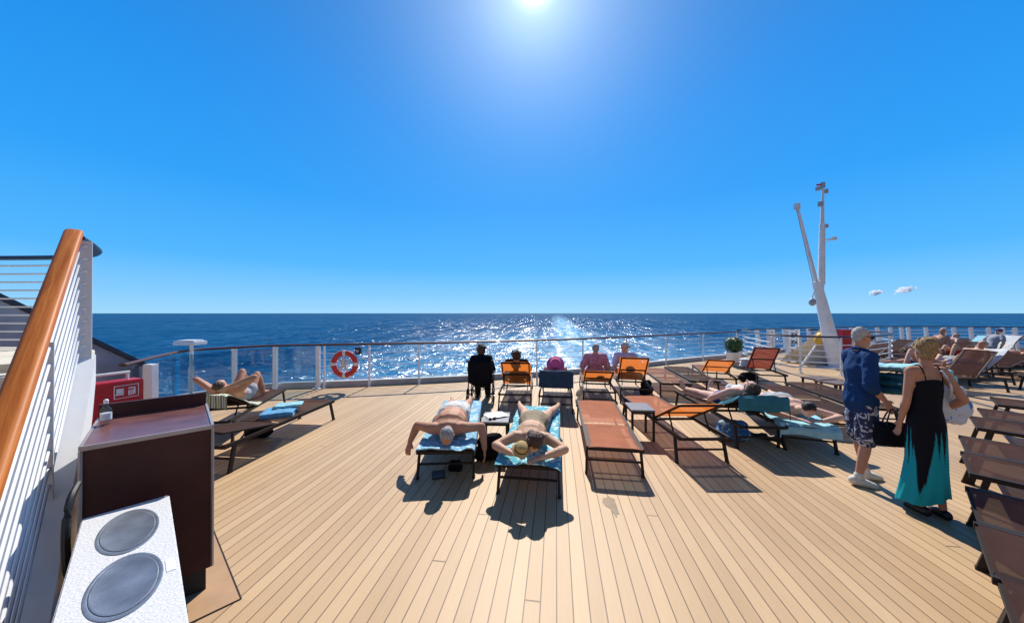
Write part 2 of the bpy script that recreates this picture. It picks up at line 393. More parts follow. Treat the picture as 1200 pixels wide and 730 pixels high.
    def wear(s, spec, name='garment', vox=None, it=4, extra=None, disp=.0, dscale=14):
        """spec: region -> (from, to, extra radius at start, at end)"""
        mb = MB()
        for reg, (f0, f1, i0, i1) in spec.items():
            segs = [q for q in s.seg if q[0] == reg]
            tot = sum((q[2] - q[1]).length for q in segs); acc = 0
            for q in segs:
                l = (q[2] - q[1]).length; a, b = acc / tot, (acc + l) / tot; acc += l
                lo, hi = max(a, f0), min(b, f1)
                if hi <= lo + 1e-4: continue
                t0, t1 = (lo - a) / (b - a), (hi - a) / (b - a)
                r0 = q[3] if isinstance(q[3], tuple) else (q[3], q[3]); r1 = q[4] if isinstance(q[4], tuple) else (q[4], q[4])
                ra = [r0[k] + (r1[k] - r0[k]) * t0 for k in (0, 1)]; rb = [r0[k] + (r1[k] - r0[k]) * t1 for k in (0, 1)]
                e0 = i0 + (i1 - i0) * (lo - f0) / (f1 - f0); e1 = i0 + (i1 - i0) * (hi - f0) / (f1 - f0)
                mb.cone(q[1].lerp(q[2], t0), q[1].lerp(q[2], t1), (ra[0] + e0, ra[1] + e0), (rb[0] + e1, rb[1] + e1), q[5], cap=2)
        if extra: extra(mb)
        return remesh(mb, name, vox or max(.010, s.vox), it, disp=disp, dscale=dscale)
    def hair(s, kind='short', vox=.010):
        mb = MB()
        if kind == 'short':
            mb.ell(s.hp(0, -.026, .038), (.0795, .087, .082), s.hm); mb.ell(s.hp(0, -.055, .0), (.068, .05, .056), s.hm)
        else:
            mb.ell(s.hp(0, -.026, .034), (.087, .094, .094), s.hm); mb.ell(s.hp(0, -.04, -.01), (.084, .075, .085), s.hm)
        if kind == 'bun':
            mb.ell(s.hp(0, -.09, .085), (.05, .05, .045), s.hm); mb.ell(s.hp(.03, -.10, .05), (.03, .03, .04), s.hm)
            mb.ell(s.hp(0, -.06, .06), (.09, .075, .075), s.hm); random.seed(8)
            for k in range(22):
                a = random.uniform(0, 6.28); b = random.uniform(-.6, 1.2)
                p = s.hp(.088 * math.cos(a) * math.cos(b), -.045 + .08 * min(.3, math.sin(a)) * math.cos(b), .03 + .09 * math.sin(b)); mb.cone(p, p + V3(random.gauss(0, .03), random.gauss(0, .03), random.gauss(.01, .03)), .016, .010, None, 8, 2)
        if kind == 'long':
            for x in (-.05, 0, .05): mb.cone(s.hp(x, -.08, 0), s.hp(x * 1.3, -.10, -.22), .045, .03)
        if kind == 'curly':
            random.seed(3)
            for k in range(36):
                a, b = random.uniform(0, 6.28), random.uniform(-.4, 1.5)
                mb.ell(s.hp(.092 * math.cos(a) * math.cos(b), -.02 + .092 * min(.5, math.sin(a)) * math.cos(b), .03 + .1 * math.sin(b)), (.03, .03, .03), None, 8, 6)
        return remesh(mb, 'hair', vox * .65, 2, disp=.005 if kind == 'short' else .007, dscale=80 if kind == 'short' else 64)
    def make(s, label, skin, loc, rz, hair=None, hairm=None, cat='person', group=None):
        o = link('person', s.body(), M[skin], None)
        o.location = loc; o.rotation_euler = (0, 0, rz); tag(o, label, cat, group)
        if hair: link('hair', s.hair(hair), M[hairm], o)
        s.o = o
        return o
    def add(s, name, me, mat): return link(name, me, M[mat] if isinstance(mat, str) else mat, s.o)
    def glasses(s, dark=True):
        mb = MB()
        for x in (-1, 1):
            mb.cone(s.hp(.034 * x, .088, .012), s.hp(.034 * x, .091, .010), (.024, .02), (.024, .02), s.hm @ Vector((1, 0, 0)))
            mb.tube([s.hp(.058 * x, .085, .014), s.hp(.082 * x, .06, .016), s.hp(.084 * x, -.01, .012)], .004, 6)
        mb.tube([s.hp(-.014, .094, .014), s.hp(.014, .094, .014)], .004, 6)
        s.add('sunglasses', mb.mesh('sunglasses'), 'black')
    def eyes(s):
        mb = MB()
        for x in (-1, 1): mb.ell(s.hp(.032 * x, .081, .008), (.012, .008, .007), s.hm, 8, 6)
        s.add('eyes', mb.mesh('eyes'), 'black')

def lie(a=0.0, prone=False, hx=1.02, z0=.385, knee=(0.0, 0.0), spread=.10, arms='side', head_z=0.0, foot_x=None, thick=.115, k=1.0):
    """joints of a body lying along +x (head) on a lounger whose back is raised by a"""
    u = V3(math.cos(a), 0, math.sin(a)); n = V3(-math.sin(a), 0, math.cos(a)); y = V3(0, 1, 0)
    hip = V3(hx, 0, z0 + thick); J = {'hip': hip}
    J['waist'] = hip + u * .20 * k - n * .01; J['chest'] = hip + u * .38 * k; J['neck'] = hip + u * .56 * k - n * .01
    J['head'] = hip + u * .735 * k + n * (.02 + head_z)
    if prone:
        J['face'] = -n * 1.0 + u * .35; J['up'] = u; J['front'] = -n
    else:
        J['face'] = n * 1.0 - u * .25; J['up'] = u; J['front'] = n
    for q, sg in (('L', -1), ('R', 1)):
        kn = knee[0] if q == 'L' else knee[1]
        J['S' + q] = hip + u * .50 * k + y * sg * .185
        J['T' + q] = hip + V3(-.03, sg * .085, -.02)
        if kn > 0:                                               # knee raised
            J['K' + q] = V3(hx - .30, sg * (.09 + spread * .3), z0 + .06 + kn); J['A' + q] = V3(hx - .50, sg * (.09 + spread * .5), z0 + .06)
            J['O' + q] = J['A' + q] + V3(-.17, 0, -.02)
        else:
            J['K' + q] = V3(hx - .43 * min(k, 1.04), sg * (.09 + spread * .4), z0 + .075); J['A' + q] = V3(hx - .84 * min(k, 1.04), sg * (.09 + spread), z0 + .055)
            J['O' + q] = J['A' + q] + (V3(-.16, sg * .03, -.01) if prone else V3(-.06, sg * .06, .15))
        if arms == 'side':
            J['E' + q] = J['S' + q] - u * .26 + y * sg * .10 - n * .03
            J['W' + q] = V3(hx + .03, sg * .27, z0 + .07); J['H' + q] = J['W' + q] + V3(-.15, -sg * .02, -.01)
        elif arms == 'behind':
            J['E' + q] = J['S' + q] + u * .12 + y * sg * .20 + n * .16
            J['W' + q] = J['head'] + y * sg * .07 + u * .06 - n * .07; J['H' + q] = J['W' + q] + V3(0, -sg * .1, -.02)
        elif arms == 'belly':
            J['E' + q] = J['S' + q] - u * .26 + y * sg * .09 - n * .03
            J['W' + q] = hip + u * .12 + n * .10 + y * sg * .09; J['H' + q] = J['W' + q] + V3(0, -sg * .12, .01)
        elif arms == 'fold':                                      # prone, forearms folded round the head
            J['E' + q] = J['S' + q] + u * .12 + y * sg * .22 - n * .05
            J['W' + q] = J['head'] + u * .10 + y * sg * .10 - n * .06; J['H' + q] = J['W' + q] + V3(.03, -sg * .12, -.02)
    return J

def stand(lean=0.0, h=1.0):
    """upright pose facing +y; joints to be edited"""
    J = {'hip': V3(0, 0, .93), 'waist': V3(0, 0, 1.10), 'chest': V3(0, -.005, 1.28), 'neck': V3(0, -.01, 1.46), 'head': V3(0, .02, 1.625),
         'face': V3(0, 1, 0), 'up': V3(0, 0, 1), 'front': V3(0, 1, 0)}
    for q, sg in (('L', -1), ('R', 1)):
        J['S' + q] = V3(sg * .185, -.01, 1.42); J['E' + q] = V3(sg * .235, -.03, 1.13); J['W' + q] = V3(sg * .24, .04, .89); J['H' + q] = V3(sg * .235, .07, .74)
        J['T' + q] = V3(sg * .085, 0, .90); J['K' + q] = V3(sg * .095, .01, .50); J['A' + q] = V3(sg * .10, -.02, .085); J['O' + q] = V3(sg * .115, .16, .06)
    for k in J:
        if k not in ('face', 'up', 'front'): J[k] = J[k] * h
    return J

def sit(z=.40, lean=0.0):
    """seated facing +y, pelvis at the origin's x,y"""
    u = V3(0, -math.sin(lean), math.cos(lean)); hip = V3(0, 0, z + .11)
    J = {'hip': hip, 'waist': hip + u * .19, 'chest': hip + u * .36, 'neck': hip + u * .53, 'head': hip + u * .70 + V3(0, .03, 0), 'face': V3(0, 1, -.1), 'up': V3(0, 0, 1), 'front': V3(0, 1, 0)}
    for q, sg in (('L', -1), ('R', 1)):
        J['S' + q] = hip + u * .49 + V3(sg * .18, 0, 0); J['E' + q] = J['S' + q] + V3(sg * .08, .05, -.27); J['W' + q] = J['E' + q] + V3(-sg * .05, .22, -.04); J['H' + q] = J['W' + q] + V3(-sg * .02, .14, -.03)
        J['T' + q] = hip + V3(sg * .085, .02, -.01); J['K' + q] = hip + V3(sg * .12, .42, .02); J['A' + q] = V3(sg * .13, .46, .085); J['O' + q] = V3(sg * .14, .62, .06)
    return J
# ------------------------------------------------------------------ world, sun, camera
SUN_PX = (626, -26)
sd = Vector(((SUN_PX[0] - 600) / F, 1.0, (HZ - SUN_PX[1]) / F)).normalized()
SEL, SAZ = math.asin(sd.z), math.atan2(sd.x, sd.y)
w = bpy.data.worlds.new("World"); sc.world = w; w.use_nodes = True
nt = w.node_tree; N, L = nt.nodes, nt.links
bg = N['Background']
sky = N.new('ShaderNodeTexSky'); sky.sky_type = 'NISHITA'; sky.sun_disc = False
sky.sun_elevation = SEL; sky.sun_rotation = SAZ
sky.altitude = 20; sky.air_density = 1.0; sky.dust_density = .9; sky.ozone_density = 3.0
tc = N.new('ShaderNodeTexCoord'); dt = N.new('ShaderNodeVectorMath'); dt.operation = 'DOT_PRODUCT'; dt.inputs[1].default_value = sd
nm = N.new('ShaderNodeVectorMath'); nm.operation = 'NORMALIZE'; L.new(tc.outputs['Generated'], nm.inputs[0]); L.new(nm.outputs[0], dt.inputs[0])
sx = N.new('ShaderNodeSeparateXYZ'); L.new(nm.outputs[0], sx.inputs[0])
# clear tropical sky: colour by height above the horizon
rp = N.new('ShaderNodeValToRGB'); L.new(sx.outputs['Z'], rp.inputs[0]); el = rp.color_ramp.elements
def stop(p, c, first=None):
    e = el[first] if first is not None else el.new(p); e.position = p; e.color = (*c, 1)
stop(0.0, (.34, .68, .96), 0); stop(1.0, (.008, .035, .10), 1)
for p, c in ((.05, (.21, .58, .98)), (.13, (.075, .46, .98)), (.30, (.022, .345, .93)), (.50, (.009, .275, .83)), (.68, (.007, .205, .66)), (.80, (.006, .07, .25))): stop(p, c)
nsc = N.new('ShaderNodeVectorMath'); nsc.operation = 'SCALE'; nsc.inputs['Scale'].default_value = .03; L.new(sky.outputs[0], nsc.inputs[0])
rsc = N.new('ShaderNodeVectorMath'); rsc.operation = 'SCALE'; rsc.inputs['Scale'].default_value = 6.6; L.new(rp.outputs[0], rsc.inputs[0])
hs = N.new('ShaderNodeVectorMath'); hs.operation = 'ADD'; L.new(nsc.outputs[0], hs.inputs[0]); L.new(rsc.outputs[0], hs.inputs[1])
def powv(p, k):
    mx = N.new('ShaderNodeMath'); mx.operation = 'MAXIMUM'; mx.inputs[1].default_value = 0; L.new(dt.outputs['Value'], mx.inputs[0])
    a = N.new('ShaderNodeMath'); a.operation = 'POWER'; a.inputs[1].default_value = p; L.new(mx.outputs[0], a.inputs[0])
    b = N.new('ShaderNodeMath'); b.operation = 'MULTIPLY'; b.inputs[1].default_value = k; L.new(a.outputs[0], b.inputs[0]); return b
def addn(x, y):
    a = N.new('ShaderNodeMath'); a.operation = 'ADD'; L.new(x.outputs[0], a.inputs[0]); L.new(y.outputs[0], a.inputs[1]); return a
# clear-air aureole round the sun
GLOW = addn(addn(powv(8, .5), powv(36, 1.9)), addn(powv(200, 2.6), powv(2200, 16.0)))
cb = N.new('ShaderNodeVectorMath'); cb.operation = 'SCALE'; cb.inputs[0].default_value = (.86, .98, .92); L.new(GLOW.outputs[0], cb.inputs['Scale'])
ad = N.new('ShaderNodeVectorMath'); ad.operation = 'ADD'; L.new(hs.outputs[0], ad.inputs[0]); L.new(cb.outputs[0], ad.inputs[1])
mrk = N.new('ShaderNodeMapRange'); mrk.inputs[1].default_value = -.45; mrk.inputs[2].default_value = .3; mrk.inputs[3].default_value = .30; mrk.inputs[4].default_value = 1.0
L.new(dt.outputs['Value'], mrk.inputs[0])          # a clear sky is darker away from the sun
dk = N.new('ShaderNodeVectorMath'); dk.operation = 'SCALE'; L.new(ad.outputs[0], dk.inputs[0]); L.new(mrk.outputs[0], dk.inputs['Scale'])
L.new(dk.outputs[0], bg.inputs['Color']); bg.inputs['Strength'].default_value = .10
su = bpy.data.lights.new('sun', 'SUN'); su.energy = 4.0; su.angle = R(.5); su.color = (1.0, .95, .87)
so = bpy.data.objects.new('sun', su); col.objects.link(so); so.rotation_euler = sd.to_track_quat('Z', 'Y').to_euler(); so.location = (0, 0, 30)
cam = bpy.data.cameras.new('camera'); co = bpy.data.objects.new('camera', cam); col.objects.link(co); sc.camera = co
co.location = (0, 0, H); co.rotation_euler = (R(90) + math.atan(2 / F), 0, 0)
cam.sensor_width = 36; cam.lens = 36 * F / 1200; cam.clip_start = .05; cam.clip_end = 120000
sc.view_settings.view_transform = 'Standard'; sc.view_settings.look = 'None'; sc.view_settings.exposure = .6; sc.view_settings.gamma = 1
sc.cycles.use_denoising = True
sc.cycles.max_bounces = 8; sc.cycles.transparent_max_bounces = 16; sc.cycles.sample_clamp_indirect = 6

# ------------------------------------------------------------------ sea
def sea_mat():
    m = bpy.data.materials.new('open_sea'); nt, N, L, b = nodes_of(m)
    tc = N.new('ShaderNodeTexCoord')
    def mth(op, a, b_=None, clamp=False):
        n = N.new('ShaderNodeMath'); n.operation = op; n.use_clamp = clamp
        for i, v in enumerate((a, b_)):
            if v is None: continue
            if isinstance(v, (int, float)): n.inputs[i].default_value = v
            else: L.new(v, n.inputs[i])
        return n.outputs[0]
    def nz(scale, sx, sy, rot, det=4, rough=.55, dist=0.0):
        mp = N.new('ShaderNodeMapping'); mp.inputs['Scale'].default_value = (sx, sy, 1); mp.inputs['Rotation'].default_value = (0, 0, rot)
        L.new(tc.outputs['Object'], mp.inputs[0])
        n = N.new('ShaderNodeTexNoise'); n.inputs['Scale'].default_value = scale; n.inputs['Detail'].default_value = det; n.inputs['Roughness'].default_value = rough
        n.inputs['Distortion'].default_value = dist
        L.new(mp.outputs[0], n.inputs['Vector']); return n.outputs['Fac']
    swell = nz(.045, 1, 2.2, .25, 3); chop = nz(.20, 1, 1.9, -.2, 2, .5); rip = nz(.62, 1, 1.5, .4, 2, .5)
    rows = nz(.05, 1, .07, .05, 6, .75); gust = mth('MULTIPLY', mth('SUBTRACT', mth('ADD', mth('MULTIPLY', nz(.012, .5, 2.0, .1, 5, .7), .5), mth('MULTIPLY', rows, .5)), .36, True), 7.0); h = mth('MULTIPLY', mth('ADD', mth('MULTIPLY', chop, .95), mth('MULTIPLY', rip, .36)), gust)
    bp = N.new('ShaderNodeBump'); bp.inputs['Strength'].default_value = 1.0; bp.inputs['Distance'].default_value = 1.0
    L.new(h, bp.inputs['Height'])
    sp = N.new('ShaderNodeSeparateXYZ'); L.new(tc.outputs['Object'], sp.inputs[0])
    # foam churned up by the ship (object frame: y = astern)
    wob = mth('MULTIPLY', mth('SUBTRACT', nz(.02, 1, .4, 0, 3), .5), 30)
    ax = mth('ABSOLUTE', mth('SUBTRACT', mth('ADD', sp.outputs['X'], wob), 14))
    wid = mth('ADD', 20, mth('MULTIPLY', sp.outputs['Y'], .012))
    band = mth('SUBTRACT', 1, mth('DIVIDE', ax, wid), True)
    edge = mth('MULTIPLY', mth('SUBTRACT', 1, mth('ABSOLUTE', mth('MULTIPLY', mth('SUBTRACT', mth('DIVIDE', ax, wid), .82), 5)), True), .8)
    yy = mth('DIVIDE', sp.outputs['Y'], 1300); fade = mth('DIVIDE', 1.0, mth('ADD', 1.0, mth('MULTIPLY', yy, yy)))
    churn = nz(.10, 1, .35, 0, 6, .65, .8)
    foam_w = mth('MULTIPLY', mth('MULTIPLY', mth('ADD', band, edge), fade), mth('MULTIPLY', mth('SUBTRACT', churn, .46, True), 3.4, True), True)
    caps = mth('MULTIPLY', mth('SUBTRACT', nz(.09, .5, 2.0, .15, 7, .72), .64, True), 14, True)
    near = mth('SUBTRACT', 1, mth('DIVIDE', sp.outputs['Y'], 560), True)
    side = mth('SUBTRACT', 1, mth('DIVIDE', mth('ABSOLUTE', mth('SUBTRACT', sp.outputs['X'], 5)), 150), True)
    near = mth('MULTIPLY', near, side)
    lace = mth('MULTIPLY', mth('MULTIPLY', mth('SUBTRACT', nz(.22, .5, 1.5, .05, 8, .75, 1.2), .50, True), 9, True), near)
    fleck = mth('MULTIPLY', mth('SUBTRACT', nz(.06, 1, .16, .12, 4, .6), .72, True), 8, True)
    foam_w = mth('ADD', foam_w, mth('MULTIPLY', mth('MULTIPLY', band, fade), .16), True)
    foam = mth('MAXIMUM', mth('MAXIMUM', mth('MAXIMUM', foam_w, mth('MULTIPLY', fleck, .5)), mth('MULTIPLY', caps, .45)), mth('MULTIPLY', lace, .75), True)
    turq = mth('MAXIMUM', mth('MULTIPLY', mth('MULTIPLY', band, fade), 1.6, True), near, True)
    c1 = N.new('ShaderNodeMix'); c1.data_type = 'RGBA'; c1.inputs[6].default_value = (.004, .060, .160, 1); c1.inputs[7].default_value = (.028, .25, .47, 1)
    L.new(mth('MULTIPLY', turq, 1.15, True), c1.inputs[0])
    c2 = N.new('ShaderNodeMix'); c2.data_type = 'RGBA'; c2.inputs[7].default_value = (.62, .72, .78, 1); L.new(c1.outputs[2], c2.inputs[6]); L.new(foam, c2.inputs[0])
    # wind-roughened water: body colour plus a capped mirror of sky and sun
    N.remove(b); df = N.new('ShaderNodeBsdfDiffuse'); gl = N.new('ShaderNodeBsdfGlossy'); fz = N.new('ShaderNodeFresnel'); fz.inputs['IOR'].default_value = 1.33
    for n_ in (df, gl, fz): L.new(bp.outputs[0], n_.inputs['Normal'])
    L.new(c2.outputs[2], df.inputs['Color']); L.new(mth('ADD', .16, mth('MULTIPLY', foam, .5)), gl.inputs['Roughness'])
    ms = N.new('ShaderNodeMixShader'); spark = mth('MULTIPLY', mth('SUBTRACT', nz(.10, 1, .075, .05, 5, .66), .47, True), 9, True); calm = mth('MULTIPLY', mth('ADD', .38, mth('MULTIPLY', spark, 1.1)), mth('SUBTRACT', 1.0, mth('MULTIPLY', mth('MULTIPLY', band, fade), .6)))
    L.new(mth('MULTIPLY', mth('MINIMUM', fz.outputs[0], .20), calm), ms.inputs[0]); L.new(df.outputs[0], ms.inputs[1]); L.new(gl.outputs[0], ms.inputs[2])
    L.new(ms.outputs[0], N['Material Output'].inputs['Surface'])
    return m
def sea_mesh():
    """rings round the ship; real waves out to a few kilometres"""
    import numpy as np
    rs = [0, 40]; r = 55.0
    while r < 700: rs.append(r); r *= 1.0105
    while r < 3500: rs.append(r); r *= 1.02
    while r < 70000: rs.append(r); r *= 1.25
    rs.append(80000)
    an = list(np.linspace(-74, 74, 620)) + list(np.linspace(80, 280, 34))
    an = np.radians(np.array(an)); rs = np.array(rs); nr, na = len(rs), len(an)
    Rg, Ag = np.meshgrid(rs, an, indexing='ij'); X = Rg * np.sin(Ag); Y = Rg * np.cos(Ag); Z = np.zeros_like(X)
    rng = np.random.RandomState(4)
    for lam, amp, n in ((60, .16, 5), (28, .13, 8), (14, .085, 10), (7.5, .05, 12)):
        for k in range(n):
            th = rng.normal(-.5, .75); l = lam * rng.uniform(.7, 1.4); ph = rng.uniform(0, 6.28)
            q = (X * np.sin(th) + Y * np.cos(th)) * 2 * np.pi / l + ph
            lf = np.clip(l / (Rg * .025 + .01) - .5, 0, 1) if l < 20 else 1.0
            Z += amp * rng.uniform(.6, 1.3) * (np.sin(q) + .25 * np.sin(2 * q + .6)) * lf
    Z *= np.clip((3500 - Rg) / 2200, 0, 1) * np.clip(Rg / 55, 0, 1)
    co = np.stack([X, Y, Z], -1).reshape(-1, 3)
    i = np.arange(nr - 1)[:, None]; j = np.arange(na)[None, :]; j2 = (j + 1) % na
    f = np.stack([i * na + j, i * na + j2, (i + 1) * na + j2, (i + 1) * na + j], -1).reshape(-1, 4)[:, ::-1]
    f = f[na:] if False else f
    me = bpy.data.meshes.new('sea'); me.vertices.add(len(co)); me.vertices.foreach_set('co', co.astype('f').ravel())
    me.loops.add(f.size); me.loops.foreach_set('vertex_index', f.astype('i').ravel())
    me.polygons.add(len(f)); me.polygons.foreach_set('loop_start', (np.arange(len(f)) * 4).astype('i')); me.polygons.foreach_set('loop_total', np.full(len(f), 4, 'i'))
    me.update(calc_edges=True); me.validate()
    me.polygons.foreach_set('use_smooth', [True] * len(me.polygons))
    return me
o = link('sea', sea_mesh(), sea_mat()); o.location = (0, 0, -22); o.rotation_euler = (0, 0, -AX); tag(o, kind='structure', label='deep blue sea with sun glitter and a foaming wake')

# ------------------------------------------------------------------ deck
def deck_mat():
    m = bpy.data.materials.new('planked_deck'); nt, N, L, b = nodes_of(m)
    tc = N.new('ShaderNodeTexCoord'); sp = N.new('ShaderNodeSeparateXYZ'); L.new(tc.outputs['Object'], sp.inputs[0])
    def mth(op, a, b_=None, clamp=False):
        n = N.new('ShaderNodeMath'); n.operation = op; n.use_clamp = clamp
        for i, v in enumerate((a, b_)):
            if v is None: continue
            if isinstance(v, (int, float)): n.inputs[i].default_value = v
            else: L.new(v, n.inputs[i])
        return n.outputs[0]
    pw = .105
    u = mth('DIVIDE', sp.outputs['X'], pw); idx = mth('FLOOR', u); fr = mth('FRACT', u)
    wn = N.new('ShaderNodeTexWhiteNoise'); wn.noise_dimensions = '1D'; L.new(idx, wn.inputs['W'])
    v = mth('DIVIDE', mth('ADD', sp.outputs['Y'], mth('MULTIPLY', wn.outputs['Value'], 97.0)), 19.0); vi = mth('FLOOR', v); vf = mth('FRACT', v)
    seam = mth('GREATER_THAN', mth('ABSOLUTE', mth('SUBTRACT', fr, .5)), .463)
    butt = mth('LESS_THAN', mth('ABSOLUTE', mth('SUBTRACT', vf, .5)), .0003)
    groove = mth('MAXIMUM', seam, butt)
    w2 = N.new('ShaderNodeTexWhiteNoise'); w2.noise_dimensions = '2D'
    cm = N.new('ShaderNodeCombineXYZ'); L.new(idx, cm.inputs[0]); L.new(vi, cm.inputs[1]); L.new(cm.outputs[0], w2.inputs['Vector'])
    def nz(scale, sx, sy, det=5, r=.6):
        mp = N.new('ShaderNodeMapping'); mp.inputs['Scale'].default_value = (sx, sy, 1); L.new(tc.outputs['Object'], mp.inputs[0])
        n = N.new('ShaderNodeTexNoise'); n.inputs['Scale'].default_value = scale; n.inputs['Detail'].default_value = det; n.inputs['Roughness'].default_value = r
        L.new(mp.outputs[0], n.inputs['Vector']); return n.outputs['Fac']
    grain = nz(9, 6, .35); blot = nz(.55, 1, .7, 6); speck = nz(3.2, 1, 1, 8, .7)
    val = mth('ADD', mth('ADD', mth('MULTIPLY', w2.outputs['Value'], .25), mth('MULTIPLY', grain, .22)), mth('MULTIPLY', blot, .66))
    cr = N.new('ShaderNodeValToRGB'); L.new(val, cr.inputs[0])
    cr.color_ramp.elements[0].position = .25; cr.color_ramp.elements[0].color = (.365, .222, .110, 1)
    cr.color_ramp.elements[1].position = .75; cr.color_ramp.elements[1].color = (.535, .362, .20, 1)
    st = N.new('ShaderNodeMix'); st.data_type = 'RGBA'; st.inputs[7].default_value = (.22, .16, .10, 1); L.new(cr.outputs[0], st.inputs[6])
    L.new(mth('MULTIPLY', mth('SUBTRACT', speck, .66, True), 3.0, True), st.inputs[0])
    mx = N.new('ShaderNodeMix'); mx.data_type = 'RGBA'; mx.inputs[7].default_value = (.10, .055, .028, 1); L.new(st.outputs[2], mx.inputs[6]); L.new(mth('MULTIPLY', groove, .88), mx.inputs[0])
    L.new(mx.outputs[2], b.inputs['Base Color'])
    L.new(mth('ADD', .42, mth('MULTIPLY', blot, .25)), b.inputs['Roughness']); b.inputs['Specular IOR Level'].default_value = .4
    bp = N.new('ShaderNodeBump'); bp.inputs['Distance'].default_value = .004; bp.inputs['Strength'].default_value = .6
    L.new(mth('SUBTRACT', mth('MULTIPLY', grain, .25), groove), bp.inputs['Height']); L.new(bp.outputs[0], b.inputs['Normal'])
    return m
M['deck'] = deck_mat()
def toship(p):                                    # world xy -> deck frame
    return Vector((Vector((p[0], p[1], 0)).dot(V), Vector((p[0], p[1], 0)).dot(U), 0))
RAIL = [(-6.0, 5.0), (-6.34, 5.6), (-6.66, 6.2), (-6.86, 6.65), (-6.88, 7.1), (-6.44, 7.55), (-5.93, 7.98), (-4.85, 8.2), (-3.7, 8.42), (-2.5, 8.68), (-1.3, 8.98), (0, 9.36),
        (1.5, 9.85), (2.76, 10.4), (4.83, 11.45), (7.2, 12.7), (9.7, 13.9), (12.4, 15.3), (15.5, 16.5), (18.2, 17.3), (20.7, 17.8), (23.5, 17.8), (25.9, 17.0), (28.5, 14.5), (30.5, 11)]
def smooth_path(pts, n=4):
    out = []
    P_ = [Vector((*p, 0)) if len(p) == 2 else Vector(p) for p in pts]
    for i in range(len(P_) - 1):
        p0, p1, p2, p3 = P_[max(i - 1, 0)], P_[i], P_[i + 1], P_[min(i + 2, len(P_) - 1)]
        for k in range(n):
            t = k / n
            out.append(.5 * ((2 * p1) + (p2 - p0) * t + (2 * p0 - 5 * p1 + 4 * p2 - p3) * t * t + (3 * p1 - p0 - 3 * p2 + p3) * t ** 3))
    out.append(P_[-1]); return out
RS = smooth_path(RAIL)
def offset(path, d):
    out = []
    for i, p in enumerate(path):
        t = (path[min(i + 1, len(path) - 1)] - path[max(i - 1, 0)]).normalized()
        out.append(p + Vector((-t.y, t.x, 0)) * d)
    return out
edge = offset(RS, .30)
poly = [(-7.6, -14), (-7.6, 5.0)] + [(p.x, p.y) for p in edge] + [(31, 8), (31, -14)]
poly = [p for i, p in enumerate(poly) if i == 0 or (Vector(p) - Vector(poly[i - 1])).length > .05]
mb = MB(); mb.prism([toship(p)[:2] for p in poly], -.35, 0)
o = mb.build('deck', M['deck'], smooth=False); o.rotation_euler = (0, 0, -AX); tag(o, kind='structure', label='tan planked ship deck with dark seams')
mb = MB(); mb.prism([(p[0] * .985 + .1, p[1] * .985) for p in poly], -22.5, -.36)
o = mb.build('hull', M['white'], smooth=False); tag(o, kind='structure', label='white ship hull below the deck')
# raised coaming along the deck edge
mb = MB(); a, b = offset(RS, .08), offset(RS, .24)
for i in range(len(a) - 1):
    mb.solid([a[i] + V3(0, 0, .002), a[i + 1] + V3(0, 0, .002), b[i + 1] + V3(0, 0, .002), b[i] + V3(0, 0, .002)], (0, 0, .15))
o = mb.build('deck_coaming', M['grey'], smooth=False); tag(o, kind='structure', label='grey steel coaming along the deck edge')
# plain deck plate round the cabinet foot
mb = MB(); q = [P(250, 617), P(284, 700), P(190, 745), P(120, 700), P(180, 600)]
mb.prism([(p.x, p.y) for p in q], .0, .004)
o = mb.build('deck_plate', pm('plain_deck_plate', (.42, .25, .13), .5, .1, 5), smooth=False); tag(o, kind='structure', label='plain tan deck plate round the cabinet foot')
mb = MB()
for k in range(len(q)): mb.bar(q[k] + V3(0, 0, .003), q[(k + 1) % len(q)] + V3(0, 0, .003), .008, .006)
o = mb.build('deck_plate_edge', M['dark'], smooth=False); tag(o, kind='structure')

# ------------------------------------------------------------------ small far clouds
def cloud(px, py, y, wpx, hpx, tilt, label):
    c = W(px, py, y); k = y / F; mb = MB(); random.seed(px)
    for i in range(26):
        t = random.uniform(-1, 1); r = (1 - abs(t) ** 1.6) * .55 + .12
        mb.ell(c + V3(t * wpx * k * .5, random.uniform(-.2, .2) * wpx * k, (t * tilt + random.uniform(-.3, .3)) * hpx * k * .5), (r * wpx * k * .22, r * wpx * k * .2, r * hpx * k * .42), None, 12, 8)
    o = mb.build('cloud', M['cloud']); tag(o, label, 'cloud', 'small clouds above the horizon')
def cloud_mat():
    m = bpy.data.materials.new('cloud_puff'); nt, N, L, b = nodes_of(m); N.remove(b)
    df = N.new('ShaderNodeBsdfTranslucent'); df.inputs[0].default_value = (1, 1, 1, 1); d2 = N.new('ShaderNodeBsdfDiffuse'); d2.inputs[0].default_value = (.95, .96, .98, 1)
    a = N.new('ShaderNodeMixShader'); a.inputs[0].default_value = .75; L.new(d2.outputs[0], a.inputs[1]); L.new(df.outputs[0], a.inputs[2])
    tp = N.new('ShaderNodeBsdfTransparent'); lw = N.new('ShaderNodeLayerWeight'); lw.inputs[0].default_value = .35
    mr = N.new('ShaderNodeMapRange'); mr.inputs[3].default_value = .25; mr.inputs[4].default_value = 1.0; L.new(lw.outputs['Facing'], mr.inputs[0])
    ms = N.new('ShaderNodeMixShader'); L.new(mr.outputs[0], ms.inputs[0]); L.new(a.outputs[0], ms.inputs[1]); L.new(tp.outputs[0], ms.inputs[2])
    L.new(ms.outputs[0], N['Material Output'].inputs[0]); return m
M['cloud'] = cloud_mat()
cloud(1061, 340, 9000, 20, 9, .7, 'larger slanting white cloud above the horizon')
cloud(1027, 343, 9000, 12, 9, .2, 'smaller round white cloud left of the slanting one')

